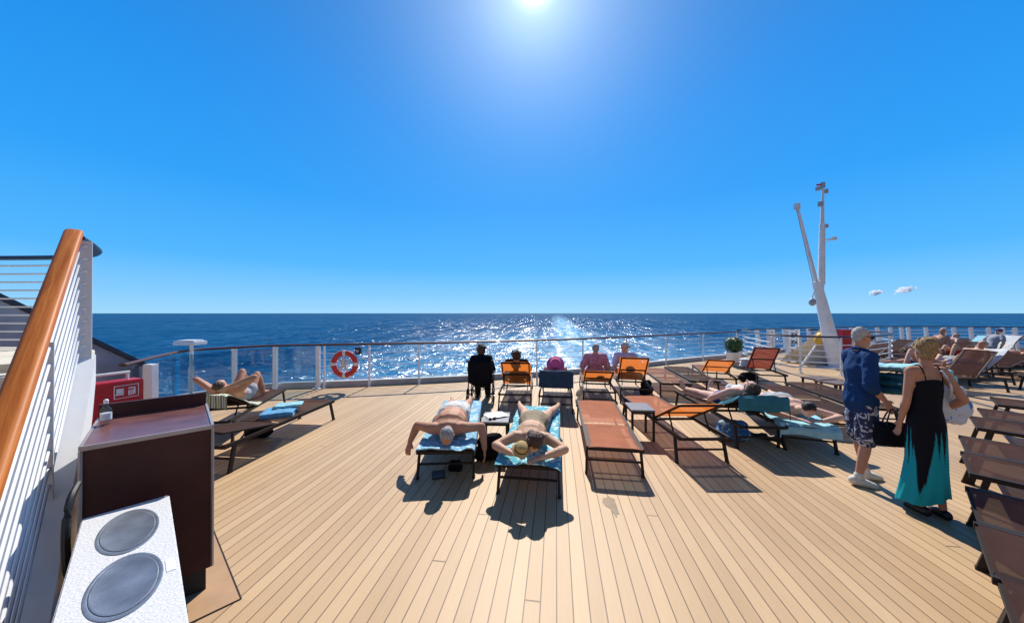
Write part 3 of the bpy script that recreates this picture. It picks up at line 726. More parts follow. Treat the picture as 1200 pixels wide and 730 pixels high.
# ------------------------------------------------------------------ railings
def sub(path, i0, i1): return path[i0 * 4:i1 * 4 + 1]
def at_px(path, px):
    best = min(range(len(path) - 1), key=lambda i: abs(600 + F * (path[i].x + path[i + 1].x) / (path[i].y + path[i + 1].y) - px) if path[i].y > 1 else 1e9)
    a_, b_ = path[best], path[best + 1]; bt = None
    for k in range(21):
        p = a_.lerp(b_, k / 20); e = abs(600 + F * p.x / p.y - px)
        if bt is None or e < bt[0]: bt = (e, p)
    return bt[1]
def railing(name, label, path, hh, posts, wires, pw=.045, cap=(.045, .028), cap_mat='wood_rail', lean=0.0, wire_mat='white', cat='railing', wr=.009):
    b0 = path[0].copy(); root = empty(name, b0, 0, label, cat)
    mb = MB(); mb.tube([p - b0 + V3(0, 0, hh) for p in path], cap[0], 10, True, cap[1]); mb.build('handrail', M[cap_mat], root)
    for p in posts:
        mb = MB(); q = p - b0; mb.bar(q, q + V3(-lean, 0, hh - .02), pw, pw); mb.box(q + V3(0, 0, .012), (pw * 2.2, pw * 2.2, .024)); mb.build('post', M[wire_mat], root, bevel=.004)
    for k, z in enumerate(wires):
        mb = MB(); mb.tube([p - b0 + V3(0, 0, z) for p in path], wr, 6); mb.build('rail_wire', M[wire_mat], root)
    return root
# glass windbreak round the corner
gp = sub(RS, 0, 7); RH = 1.10
gr = railing('glass_railing', 'curved glass railing with white posts and wooden handrail at the deck corner', gp, RH, [at_px(gp, x) for x in (275, 323, 373)], [], .085)
b0 = gp[0]
pts = [gp[0], gp[6], gp[12]] + [at_px(gp, x) for x in (275, 323, 373)]
for i in range(len(pts) - 1):
    a_, b_ = pts[i] - b0, pts[i + 1] - b0; d = (b_ - a_).normalized()
    mb = MB(); a_ += d * .05; b_ -= d * .05; n_ = V3(-d.y, d.x, 0)
    mb.solid([a_ + V3(0, 0, .16), b_ + V3(0, 0, .16), b_ + V3(0, 0, 1.03), a_ + V3(0, 0, 1.03)], n_ * .008); mb.build('glass_panel', M['glass'], gr, smooth=False)
mb = MB(); q = W(177, 430, 5.3) - b0; q.z = 0
mb.box(q + V3(0, 0, .535), (.15, .12, 1.07)); mb.build('end_post', M['white'], gr, bevel=.01)
# open wire railing across the stern
sp_ = sub(RS, 7, 16)
st = railing('stern_railing', 'long white wire railing with dark handrail across the stern', sp_, RH, [at_px(sp_, x) for x in (380, 433, 491, 560, 629, 683, 734, 780, 824, 863)], [.24, .40, .56, .72, .88], .040, (.042, .030), wr=.0085)
op = sub(RS, 16, 24)
railing('stern_railing', 'far white railing with leaning posts behind the mast and the right-hand sunbathers', op, 1.17, [at_px(op, x) for x in (890, 921, 950, 1000, 1030, 1045, 1058, 1066, 1087, 1108, 1120, 1140, 1160, 1177, 1192)], [.25, .43, .61, .79, .97], .12, (.05, .035), 'navy_cap', .12, wr=.016)
# guard rail looping round the mast
gd = smooth_path([(9.75, 13.7), (9.1, 12.0), (8.75, 10.9), (9.2, 10.25), (9.9, 9.9), (11.2, 10.2), (12.8, 11.0), (13.9, 11.9), (14.3, 12.8), (13.9, 13.6), (12.9, 14.1)], 3)
railing('guard_railing', 'white guard railing with dark top bar looping round the mast', gd, 1.17, [at_px(gd[:12], 906), at_px(gd[6:16], 938), at_px(gd[9:], 985), gd[18], gd[21], gd[24], gd[27], gd[30]], [.2, .38, .56, .74, .92], .045, (.035, .03), 'navy_cap', wr=.016)

# ------------------------------------------------------------------ lifebuoy and its light
def lifebuoy():
    c = W(404, 426.5, 8.02); root = empty('lifebuoy', c, 0, 'red and white lifebuoy hanging on the stern railing', 'lifebuoy')
    r, t = .27, .065; n, k = 48, 12
    def arc(name, mat, i0, i1, tt):
        mb = MB(); vs = []
        for i in range(i0, i1 + 1):
            an = 2 * math.pi * i / n
            vs.append([mb.bm.verts.new(((r + tt * math.cos(b)) * math.cos(an), tt * .75 * math.sin(b), (r + tt * math.cos(b)) * math.sin(an))) for b in [2 * math.pi * j / k for j in range(k)]])
        for i in range(len(vs) - 1):
            for j in range(k): mb.bm.faces.new((vs[i][j], vs[i][(j + 1) % k], vs[i + 1][(j + 1) % k], vs[i + 1][j]))
        mb.build(name, M[mat], root)
    arc('ring', 'redring', 0, n, t)
    for q_ in range(4): arc('band', 'white', q_ * 12 - 1, q_ * 12 + 1, t * 1.05)
    mb = MB()
    mb.tube([V3((r + .085) * math.cos(a), -.01, (r + .085) * math.sin(a)) if j % 2 == 0 else V3((r + .07) * math.cos(a), -.03, (r + .07) * math.sin(a)) for j, a in enumerate([2 * math.pi * i / 24 for i in range(25)])], .008, 6)
    mb.build('grab_line', M['white_dull'], root)
    mb = MB()
    for a in (-.9, .1, .9, 2.4, 3.6): mb.cone((0, -.03, -.02), (.17 * math.cos(a + 1.57), -.03, .17 * math.sin(a + 1.57)), .05, .03)
    mb.build('throw_line', M['twhite'], root)
lifebuoy()
r_ = empty('lifebuoy_light', W(420, 411, 8.1), 0, 'small black box light beside the lifebuoy', 'signal light')
mb = MB(); mb.box((0, 0, 0), (.14, .09, .17)); mb.build('housing', M['black'], r_, bevel=.012)
mb = MB(); mb.ell((0, -.05, 0), (.04, .02, .04)); mb.build('lens', M['grey'], r_)
# lamp on a white pole
c = at_px(gp, 226); c = c + V3(.05, -.08, 0)
r_ = empty('lamp_post', c, 0, 'white rail lamp with a flat head on a pole at the deck corner', 'lamp')
mb = MB(); mb.tube([(0, 0, 0), (0, 0, 1.22)], .032, 10); mb.box((0, 0, .5), (.09, .05, .5)); mb.build('pole', M['white'], r_)
mb = MB(); mb.box((-.02, 0, 1.265), (.46, .3, .075)); mb.box((-.02, 0, 1.315), (.36, .24, .03)); mb.build('lamp_head', M['white'], r_, bevel=.01)
mb = MB()
mb.box((-.02, -.152, 1.262), (.40, .006, .045)); mb.build('lamp_vent', M['plate'], r_)
# ------------------------------------------------------------------ unseen deckhouse added behind the viewer for bounce fill
dh = empty('deckhouse', V3(10, -9, 0), -AX, 'unseen deckhouse added behind the viewer for bounce fill, closing the forward end of the deck', 'deckhouse')
mb = MB(); mb.box((0, -2, 5.0), (42, 4, 10.0)); mb.build('wall', pm('deckhouse_paint', (.22, .21, .20), .6), dh, smooth=False)  # wall tone darkened to weaken the bounce
for k in range(9):
    w_ = MB(); w_.box((-18 + 4.5 * k, .02, 2.2 if k % 2 else 1.9), (2.4, .06, 1.6)); f_ = w_.build('window', M['smoke'], dh, smooth=False)
mb = MB(); mb.box((0, .6, 3.6), (42, 1.6, .2)); mb.build('canopy', M['white'], dh, smooth=False)
# ------------------------------------------------------------------ stair balustrade on the left
P1 = V3(-3.74, 2.76, 2.57); hd_ = V3(.737, -.676, 0); nn_ = V3(.676, .737, 0); SL = .678
def B(s, n, dz): return P1 + hd_ * s + nn_ * n + V3(0, 0, -SL * s + dz)
b0 = V3(P1.x, P1.y, 0)
bal = empty('stair_balustrade', b0, 0, 'stair balustrade of white rods under a thick varnished wooden handrail', 'balustrade')
def bb(mb, name, mat, **k): return mb.build(name, M[mat], bal, shift=-b0, **k)
mb = MB(); mb.tube([B(-.06, 0, -.02)] + [B(s, 0, 0) for s in (.0, .3, .8, 1.3, 1.9, 2.5, 2.9)], .050, 24, True, .036, .55)
bb(mb, 'handrail', 'wood_lit')
land = smooth_path([(-3.76, 2.80), (-4.1, 3.15), (-4.5, 3.5), (-5.0, 3.75), (-5.7, 3.84), (-7.0, 3.86), (-9.2, 3.86)], 4)
mb = MB(); mb.tube([p + V3(0, 0, 2.555) for p in land], .045, 10, True, .026); 
lr = empty('landing_railing', V3(-5, 3.8, 1.5), 0, 'landing railing of white rods and dark capped rail behind the handrail', 'railing')
sh = -V3(-5, 3.8, 1.5)
mb.build('handrail', M['navy_cap'], lr, shift=sh)
for k in range(10):
    mb = MB(); mb.tube([p + V3(0, 0, 2.46 - .097 * k) for p in land[14:]], .011, 6); mb.build('rail_rod', M['white'], lr, shift=sh)
for p in (land[14], land[20]):
    mb = MB(); mb.bar(p + V3(0, .03, 1.5), p + V3(0, .03, 2.53), .05, .012); mb.build('post', M['white'], lr, shift=sh)
# end plate, mid plate
mb = MB(); q = [B(-.01, -.02, -.05), B(-.01, .10, -.05), B(-.01, .10, -1.10), B(-.01, -.02, -1.10)]; mb.solid(q, -hd_ * .02); bb(mb, 'end_plate', 'plate', smooth=False)
mb = MB(); q = [B(1.11, -.03, -.10), B(1.11, .05, -.10), B(1.11, .05, -1.16), B(1.11, -.03, -1.16)]; mb.solid(q, -hd_ * .02); bb(mb, 'mid_plate', 'plate', smooth=False)
for k in range(9):
    dz = -.13 - .108 * k
    mb = MB(); mb.tube([B(-.005, .075, dz + .04), B(-.004, .045, dz + .03), B(.03, .03, dz), B(.5, .03, dz), B(1.1, .03, dz), B(2.0, .03, dz), B(2.7, .03, dz)], .0095, 8)
    bb(mb, 'rail_rod', 'white')
# stringer
mb = MB()
q = [B(-.05, -.03, -1.07), B(2.75, -.03, -1.12), B(2.75, -.03, -1.72), B(.9, -.03, -1.66), B(.15, -.03, -1.45), B(-.05, -.03, -1.30)]
mb.solid(q, nn_ * .15); bb(mb, 'stringer', 'white', smooth=False)
# stair flight and landing
sf = empty('stair_flight', V3(-3.4, 1.6, 0), 0, 'flight of deck stairs behind the white balustrade', 'stairs')
mb = MB()
for k in range(8):
    s = .18 + .26 * k; z = 1.42 - .18 * (k + 0)
    c = P1 + hd_ * s; m_ = Matrix((hd_, nn_, V3(0, 0, 1))).transposed()
    mb.box(V3(c.x, c.y, z) - nn_ * .55, (.27, 1.0, .035), m_)
mb.build('treads', M['cream'], sf, shift=-sf.location, smooth=False)
mb = MB(); q = [B(-.03, -1.06, -1.09), B(2.2, -1.06, -1.14), B(2.2, -1.06, -1.45), B(-.03, -1.06, -1.45)]; mb.solid(q, nn_ * .03); mb.build('inner_stringer', M['white'], sf, shift=-sf.location, smooth=False)
lp = [(P1.x - .02, P1.y + .02)] + [(p.x, p.y) for p in land[2::3]] + [(-9.2, 1.5), (-5.0, 1.5)]
mb = MB(); mb.prism(lp, 1.36, 1.5); o = mb.build('stair_landing', M['cream'], smooth=False); tag(o, 'cream stair landing behind the wooden handrail', 'landing')
mb = MB(); mb.prism([(-9.2, 1.6), (-5.2, 1.6), (-5.2, 3.6), (-9.2, 3.6)], .002, 1.36); o = mb.build('landing_base_wall', M['white_dull'], smooth=False); tag(o, 'white steel wall under the stair landing', 'wall')

M['screen'] = pm('grey_glazed_screen', (.24, .26, .31), .15, .35, 1.8)
# ------------------------------------------------------------------ raked smoked windscreen
a_ = W(171, 431, 5.55); b_ = W(-4, 350, 4.12); c_ = b_ + (b_ - a_) * 1.2
ws = empty('raked_windscreen', V3(a_.x, a_.y, 0), 0, 'raked dark windscreen with a sloping black top edge behind the red cabinet', 'windscreen'); sh = -ws.location
mb = MB(); mb.solid([V3(a_.x, a_.y, .02), a_, c_, V3(c_.x, c_.y, .02)], (.03, 0, 0)); mb.build('panel', M['screen'], ws, shift=sh, smooth=False)
mb = MB(); mb.bar(a_ + V3(.015, 0, .03), c_ + V3(.015, 0, .03), .09, .07); mb.build('top_edge', M['navy_cap'], ws, shift=sh, bevel=.01)
mb = MB(); mb.bar(V3(a_.x + .02, a_.y + .05, 0), V3(a_.x + .02, a_.y + .05, a_.z + .02), .10, .08); mb.build('end_frame', M['grey'], ws, shift=sh, bevel=.01)
# red fire cabinet
fc = V3(-5.10, 4.5, 0); d_ = V3(-.31, -.95, 0).normalized(); n_ = V3(-d_.y, d_.x, 0) * -1
if n_.x < 0: n_ = -n_
rc = empty('fire_cabinet', fc, 0, 'red steel fire cabinet with a small pictogram sign beside the stairs', 'fire cabinet')
m_ = Matrix((d_, n_, V3(0, 0, 1))).transposed()
mb = MB(); mb.box(d_ * .75 - n_ * .12 + V3(0, 0, .56), (1.5, .24, .88), m_); mb.build('body', M['red'], rc, bevel=.012)
mb = MB()
for x in (.2, 1.3): mb.box(d_ * x - n_ * .12 + V3(0, 0, .06), (.08, .18, .12), m_)
mb.build('foot', M['dark'], rc)
def on(x, z, w_, h_, mat, name, off=.004, par=None):
    mb = MB(); mb.box(d_ * x + n_ * off + V3(0, 0, z), (w_, .006, h_), m_); return mb.build(name, M[mat], par or rc, smooth=False)
sg = on(.17, .86, .23, .17, 'white', 'sign')
on(.17, .86, .215, .155, 'red', 'sign_field', .006, sg)
mb = MB()
for (x, z, w_, h_) in ((.235, .875, .06, .06), (.235, .83, .075, .02), (.205, .86, .014, .09), (.13, .90, .05, .014), (.13, .84, .012, .07), (.15, .84, .012, .07), (.11, .84, .012, .07), (.095, .86, .012, .09)):
    mb.box(d_ * x + n_ * .010 + V3(0, 0, z), (w_, .006, h_), m_)
mb.build('pictogram', M['white'], sg, smooth=False)
o = empty('grab_bar', fc, 0, 'white grab bar above the red fire cabinet', 'grab bar')
mb = MB(); mb.tube([fc + d_ * .10 - n_ * .1 + V3(0, 0, 1.10), fc + d_ * 1.5 - n_ * .1 + V3(0, 0, 1.10)], .018, 8); mb.build('bar', M['white_dull'], o, shift=-fc)
for x in (.12, 1.45):
    mb = MB(); mb.tube([d_ * x - n_ * .1 + V3(0, 0, 1.0), d_ * x - n_ * .1 + V3(0, 0, 1.10)], .016, 8); mb.build('bracket', M['white_dull'], o)

M['edge'] = pm('dull_steel_edge', (.36, .32, .32), .4, .1, 6, metal=.3)
# ------------------------------------------------------------------ dark cabinet with a recessed top
FL, FR = P(95, 523, 1.135), P(250, 497, 1.135); BR = V3(-2.60, 2.76, 1.135); BL = BR + (FL - FR) * 1.02
for v in (FL, FR, BR, BL): v.z = 0
cb0 = FR.copy(); cab = empty('bar_cabinet', cb0, 0, 'tall dark brown serving cabinet with a reddish top beside the stairs', 'cabinet')
ce = (FL + FR + BR + BL) / 4
def ins(v, k): return v + (ce - v).normalized() * k
mb = MB(); mb.prism([(v.x, v.y) for v in [ins(x, .05) for x in (FL, FR, BR, BL)]], .004, .16); mb.build('plinth', M['rubber'], cab, shift=-cb0, smooth=False)
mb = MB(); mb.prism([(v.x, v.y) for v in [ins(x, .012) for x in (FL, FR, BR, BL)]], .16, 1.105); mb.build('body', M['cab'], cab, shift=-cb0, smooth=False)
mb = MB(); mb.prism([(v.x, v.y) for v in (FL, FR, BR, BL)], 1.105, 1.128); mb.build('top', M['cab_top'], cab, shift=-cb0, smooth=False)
mb = MB()
for p, q in ((FL, FR), (FR, BR), (BL, FL)): mb.bar(p + V3(0, 0, 1.122), q + V3(0, 0, 1.122), .014, .026)
for p in (FL, FR): mb.bar(p + V3(0, 0, .17), p + V3(0, 0, 1.106), .012, .012)
mb.build('steel_edge', M['edge'], cab, shift=-cb0, smooth=False)
mb = MB(); mb.bar(BR + V3(0, 0, 1.175), BL + V3(0, 0, 1.175), .03, .11); mb.build('back_upstand', M['cab'], cab, shift=-cb0, smooth=False)
hp_ = [W(93, 566, 1.78), W(84, 585, 1.70), W(79, 620, 1.66), W(81, 668, 1.66), W(92, 690, 1.75)]
mb = MB(); mb.tube(smooth_path([tuple(p) for p in hp_], 3), .016, 8); mb.build('handle_bar', M['black'], cab, shift=-cb0)
# bottle
bt = P(125, 497, 1.13); bo = empty('spray_bottle', bt, 0, 'clear plastic bottle standing on the reddish cabinet top', 'bottle')
bt.z = 1.13; bo.location = bt
mb = MB(); mb.lathe([(.024, .002), (.027, .008), (.027, .09), (.024, .108), (.011, .13), (.011, .145)], n=16); mb.build('bottle_body', M['clear'], bo)
mb = MB(); mb.lathe([(.0112, .146), (.012, .168), (.007, .174)], n=12); mb.build('cap', M['white'], bo)
mb = MB(); mb.lathe([(.0273, .035), (.0273, .08)], n=20); mb.build('label', M['plate'], bo)

# ------------------------------------------------------------------ speckled waste counter with two oval lids
zt = .80
def T(px, py): return P(px, py, zt)
tl, tr_, br_, bl_ = T(97.6, 607), T(199.6, 578.6), T(226, 745), T(58, 745)
tb0 = V3(tr_.x, tr_.y, 0); tz = empty('waste_counter', tb0, 0, 'speckled white counter with two oval steel lids below the dark cabinet', 'counter')
mb = MB(); mb.prism([(p.x, p.y) for p in (tl, tr_, br_, bl_)], zt - .045, zt); mb.build('counter_top', M['terrazzo'], tz, shift=-tb0, bevel=.004)
ce2 = (tl + tr_ + br_ + bl_) / 4
mb = MB(); mb.prism([((p.x - ce2.x) * .95 + ce2.x, (p.y - ce2.y) * .95 + ce2.y) for p in (tl, tr_, br_, bl_)], .004, zt - .045); mb.build('body', M['cab'], tz, shift=-tb0, smooth=False)
def lid(pts):
    q = [T(*p) for p in pts]; c = (q[0] + q[1] + q[2] + q[3]) / 4; ea = (q[1] - q[0]) / 2; eb = (q[3] - q[2]) / 2
    def ring(k, z): return [mbx.bm.verts.new(c + ea * k * math.cos(t) + eb * k * math.sin(t) + V3(0, 0, z)) for t in [2 * math.pi * j / 40 for j in range(40)]]
    for name, mat, prof in (('lid', 'lid', [(.90, .001), (.90, .004), (.87, .005), (.84, .004), (.4, .0042), (.02, .0042)]), ('rim', 'steel', [(1.03, .0005), (1.02, .003), (.96, .004), (.91, .002)])):
        mbx = MB(); rs = [ring(*p) for p in prof]
        for i in range(len(rs) - 1):
            for j in range(40): mbx.bm.faces.new((rs[i][j], rs[i][(j + 1) % 40], rs[i + 1][(j + 1) % 40], rs[i + 1][j]))
        if name == 'lid': mbx.bm.faces.new(rs[-1]); lo = mbx.build('lid', M['lid'], tz, shift=-tb0)
        else: mbx.build('rim', M['lid'], lo, shift=-tb0)
lid([(115.5, 636), (187.5, 605), (156.5, 643), (146.5, 600.5)])
lid([(100.5, 706), (193, 663), (149.5, 716.5), (146, 651)])
st_ = [T(195, 655), T(205, 652), T(208, 665), T(197, 669)]
sk = MB(); sk.solid([p + V3(0, 0, .001) for p in st_], (0, 0, .001)); sk.build('sticker', M['paper'], tz, shift=-tb0, smooth=False)
# ------------------------------------------------------------------ sun loungers
LL, HB = 2.05, 1.22                                    # length, hinge position
def make_lounger(a, sling, wide=1.0):
    root = empty('sun_lounger', (0, 0, 0))
    y = .31 * wide
    mb = MB()
    for s in (-1, 1): mb.bar((0, s * y, .325), (LL - .03, s * y, .325), .028, .045)
    for x in (.02, .62, HB, LL - .045): mb.bar((x, -y + .015, .315), (x, y - .015, .315), .03, .03)
    mb.bar((LL - .13, -y + .01, .15), (LL - .13, y - .01, .15), .02, .02)
    mb.build('frame', M['dark'], root)
    for x, dx in ((.10, -.07), (LL - .16, .07)):
        for s in (-1, 1):
            mb = MB(); mb.bar((x, s * y, .31), (x + dx, s * (y + .012), .012), .026, .042, (1, 0, 0)); mb.box((x + dx, s * (y + .012), .008), (.05, .034, .016)); mb.build('leg', M['dark'], root)
    def sheet(x0, x1, o, u, n, sag):
        mb = MB(); nx, ny = 10, 6; g = []
        for i in range(nx + 1):
            row = []
            for j in range(ny + 1):
                t, q = i / nx, (j / ny - .5) * 2
                z = -sag * math.sin(math.pi * t) * (1 - q * q)
                if j in (0, ny): z -= .012
                row.append(mb.bm.verts.new(o + u * (x0 + (x1 - x0) * t) + V3(0, q * (y - .004), 0) + n * z))
            g.append(row)
        for i in range(nx):
            for j in range(ny): mb.bm.faces.new((g[i][j], g[i + 1][j], g[i + 1][j + 1], g[i][j + 1]))
        return mb
    sheet(.015, HB - .02, V3(0, 0, .356), V3(1, 0, 0), V3(0, 0, 1), .018).build('seat_sling', M[sling], root)
    u = V3(math.cos(a), 0, math.sin(a)); n = V3(-math.sin(a), 0, math.cos(a)); o = V3(HB, 0, .345)
    bl = LL - HB - .02
    mb = MB(); yb = y - .035
    for s in (-1, 1): mb.bar(o + V3(0, s * yb, 0) - n * .012, o + u * bl + V3(0, s * yb, 0) - n * .012, .026, .026, n)
    mb.bar(o + u * bl + V3(0, -yb, 0) - n * .012, o + u * bl + V3(0, yb, 0) - n * .012, .026, .026, n)
    mb.bar(o + u * .4 + V3(0, -yb, 0) - n * .018, o + u * .4 + V3(0, yb, 0) - n * .018, .018, .018, n)
    bf = mb.build('back_frame', M['dark'], root)
    sheet(.01, bl + .012, o + n * .010, u, n, .015).build('back_sling', M['backlit_orange_sling' if (a > .2 and sling in ('salmon_glare_sling', 'tan_sling')) else ('maroon_sling' if a > .25 else sling)], root)  # raised backs swap to copies tinted as if sun shone through
    if a > .1:
        mb = MB(); t = o + u * .42 - n * .02
        mb.bar(t + V3(0, -yb + .03, 0), t + V3(0, yb - .03, 0), .016, .016)
        for s in (-1, 1): mb.bar(t + V3(0, s * (yb - .03), 0), (min(LL - .1, t.x + .12), s * (yb - .03), .31), .016, .016)
        mb.build('prop', M['dark'], root)
    return root
_lg = {}
def lounger(foot, head, a, sling, label, group='sun loungers on the deck', sy=1.0, anchor='foot'):
    foot, head = Vector((*foot, 0)), Vector((*head, 0)); d = (head - foot).normalized()
    if anchor == 'head': foot = head - d * LL
    rz = math.atan2(d.y, d.x); k = (a, sling)
    if k in _lg: o = copy_tree(_lg[k])
    else: o = make_lounger(R(a), sling); _lg[k] = o
    o.location = foot; o.rotation_euler = (0, 0, rz); o.scale = (1, sy, 1); tag(o, label, 'sun lounger', group)
    return foot, rz
L0 = lounger((-4.97, 6.6), (-4.45, 4.75), 23, 'brown_sling', 'brown lounger by the glass railing under a person with raised knees')
L1 = lounger((-3.50, 5.85), (-3.68, 3.9), 11, 'brown_sling', 'empty brown lounger carrying a folded blue towel')
L2 = lounger((-.87, 5.72), (-.76, 3.66), 0, 'brown_sling', 'lounger under the grey-haired man lying face down on a blue towel', anchor='head')
L3 = lounger((.455, 5.4), (.157, 3.31), 0, 'salmon_glare_sling', 'lounger under the woman lying face down with a straw hat', anchor='head')
L4 = lounger((.20, 8.32), (.05, 6.3), 44, 'tan_sling', 'lounger with upright orange back next to the wheelchair')
L5 = lounger((1.10, 8.15), (.83, 6.2), 31, 'brown_sling', 'lounger with navy towel over its back under a pink hat')
L6 = lounger((2.10, 8.5), (1.76, 6.5), 27, 'tan_sling', 'low-backed orange lounger beside the person in a pink shirt')
L7 = lounger((2.98, 8.72), (2.60, 6.75), 47, 'tan_sling', 'steep orange-backed lounger of the person in sunglasses')
L8 = lounger((1.50, 5.86), (1.19, 3.73), 0, 'salmon_glare_sling', 'empty flat salmon lounger in the middle of the deck', anchor='head')
L9 = lounger((2.40, 6.08), (2.42, 4.05), 28, 'salmon_glare_sling', 'empty salmon lounger with half raised back beside the small table', anchor='head')
L10 = lounger((3.99, 9.2), (3.64, 7.1), 0, 'tan_sling', 'flat tan lounger behind, left of the flat brown one near the stern railing')
L11 = lounger((4.77, 9.45), (4.42, 7.3), 0, 'brown_sling', 'flat brown lounger between the tan one and the half raised one near the stern')
L12 = lounger((5.76, 9.74), (5.05, 7.75), 30, 'tan_sling', 'empty lounger with raised orange back beside the potted plant')
L13 = lounger((7.15, 10.2), (6.65, 8.3), 52, 'brown_sling', 'lounger with steep maroon back in front of the mast')
L14 = lounger((3.60, 6.55), (3.48, 4.46), 26, 'brown_sling', 'raised lounger with teal towel under the woman in a bikini', anchor='head')
L15 = lounger((4.75, 6.35), (4.04, 4.40), 0, 'brown_sling', 'lounger with pale turquoise towel under the man lying face down', anchor='head')
L16 = lounger((5.65, 7.0), (5.12, 5.05), 0, 'brown_sling', 'empty brown lounger behind the man lying face down')
L17 = lounger((6.50, 7.3), (6.02, 5.3), 0, 'brown_sling', 'empty brown lounger behind the standing man')
g2 = 'brown loungers standing at the right edge'
dv = Vector((.64, -.77))
for (x, y), lb in (((8.6, 5.8), 'flat brown lounger farthest back in the row at the right edge'), ((7.36, 5.1), 'flat brown lounger second from the back in the row at the right edge'),
                   ((6.64, 4.68), 'flat brown lounger third from the back in the row at the right edge'), ((5.4, 3.9), 'flat brown lounger fourth from the back, right of the woman in the long dress'),
                   ((4.76, 3.42), 'flat brown lounger fifth from the back, right of the woman in the long dress'), ((3.78, 2.68), "flat brown lounger lying in the woman's shadow at the right edge"),
                   ((3.145, 2.18), 'flat brown lounger second nearest in the row at the right edge'), ((2.61, 1.72), 'flat brown lounger nearest in the bottom right corner')):
    lounger((x, y), (x + dv.x, y + dv.y), 0, 'brown_sling', lb, g2, 1.24)
g3 = 'loungers of the far right sunbathers'
RL = {}
for k, X, Y, a, s, lb in (('r1', 9.94, 8.07, 50, 'brown_sling', 'nearest raised lounger with a maroon back beyond the woman in the long dress'),
                          ('r2', 11.95, 9.65, 0, 'brown_sling', 'flat lounger under the man in a grey cap lying face down'),
                          ('r3', 11.3, 8.85, 42, 'brown_sling', 'raised lounger with a white sheet just behind the maroon-backed one'),
                          ('r4', 13.6, 10.6, 22, 'brown_sling', 'lounger of the sunbather with raised knees at the far right'),
                          ('r5', 13.4, 11.6, 30, 'brown_sling', 'empty raised lounger in front of the sitting man at the far right'),
                          ('r6', 15.6, 12.6, 30, 'brown_sling', 'lounger of the sunburnt man sitting at the far right'),
                          ('r7', 19.6, 14.6, 38, 'brown_sling', 'raised lounger with white towel, left of two under the far railing'),
                          ('r8', 19.0, 13.5, 46, 'brown_sling', 'raised lounger with white towel, right of two under the far railing'),
                          ('r9', 14.9, 9.6, 30, 'brown_sling', 'empty raised lounger at the far right, beside the man in a grey cap'),
                          ('r10', 16.2, 11.4, 0, 'brown_sling', 'flat lounger under a sunbather behind the one with raised knees'),
                          ('r11', 10.8, 9.5, 0, 'brown_sling', "lounger under bare legs beyond the standing woman's head"),
                          ('r12', 12.2, 12.2, 35, 'brown_sling', 'empty raised lounger beside the mast guard railing'),
                          ('r13', 14.4, 13.4, 34, 'brown_sling', 'empty raised lounger behind the sunburnt sitting man, left of the towelled backs'),
                          ('r14', 16.6, 13.0, 30, 'brown_sling', 'empty raised lounger just left of the two white-towelled backs'),
                          ('r15', 15.4, 10.4, 28, 'brown_sling', 'empty raised lounger right of the sunbather with raised knees'),
                          ('r16', 14.6, 8.75, 0, 'brown_sling', 'empty flat lounger at the far right, nearest to the right edge'),
                          ('r17', 18.2, 12.2, 32, 'brown_sling', 'empty raised lounger at the right edge below the two white-towelled backs'),
                          ('r18', 13.2, 9.65, 24, 'brown_sling', 'empty raised lounger directly right of the man in a grey cap'),
                          ('r19', 12.4, 11.0, 30, 'brown_sling', 'empty raised lounger left of the sunbather with raised knees'),
                          ('r20', 16.0, 13.9, 26, 'brown_sling', 'empty raised lounger nearest the far leaning railing posts'),
                          ('r21', 14.0, 12.4, 0, 'brown_sling', 'empty flat lounger left of the sunburnt sitting man'),
                          ('r22', 12.6, 7.75, 28, 'brown_sling', 'empty raised lounger right of the maroon-backed one at the right edge'),
                          ('r23', 17.4, 13.9, 34, 'brown_sling', 'lounger under a sunbather low below the left white-towelled back')):
    RL[k] = lounger((X, Y), (X + 1, Y + .02), a, s, lb, g3)

# ------------------------------------------------------------------ small tables
def table(near_l, w_, d_, hgt, rz, label):
    t = empty('side_table', near_l, rz, label, 'side table', 'small deck tables')
    mb = MB(); mb.box((w_ / 2, d_ / 2, hgt - .012), (w_, d_, .024)); mb.build('table_top', M['tabletop'], t, bevel=.005)
    for x in (.02, w_ - .02):
        for y in (.02, d_ - .02):
            mb = MB(); mb.bar((x, y, 0), (x, y, hgt - .024), .03, .03); mb.build('leg', M['dark'], t)
    mb = MB()
    for y in (.02, d_ - .02): mb.bar((.03, y, hgt - .04), (w_ - .03, y, hgt - .04), .02, .03)
    for x in (.02, w_ - .02): mb.bar((x, .03, hgt - .041), (x, d_ - .03, hgt - .041), .02, .03)
    mb.build('apron', M['dark'], t)
    return t
M['tabletop'] = pm('grey_brown_tabletop', (.22, .21, .21), .35, .12, 20)
T1 = table((-.42, 4.34, 0), .37, .44, .45, -.05, 'small table with papers between the two face-down sunbathers')
T2 = table((1.775, 4.83, 0), .345, .42, .463, -.1, 'empty small grey table between the two salmon loungers')
def footstool(p, rz, label):
    t = empty('footstool', p, rz, label, 'footstool', 'brown footstools by the guard railing')
    mb = MB(); mb.box((0, 0, .30), (.62, .50, .035)); mb.build('stool_top', M['brown_sling_solid'], t, bevel=.01)
    for x in (-.27, .27):
        for y in (-.21, .21):
            mb = MB(); mb.bar((x, y, 0), (x, y, .285), .035, .035); mb.build('leg', M['dark'], t)
M['brown_sling_solid'] = pm('brown_woven_top', (.13, .075, .06), .5, .15, 30, .2, 120)
q = P(962, 458); footstool(q, .15, 'brown footstool standing left of the pair behind the man')
q = P(979, 463); footstool(q, .15, 'brown footstool standing right of the pair behind the man')

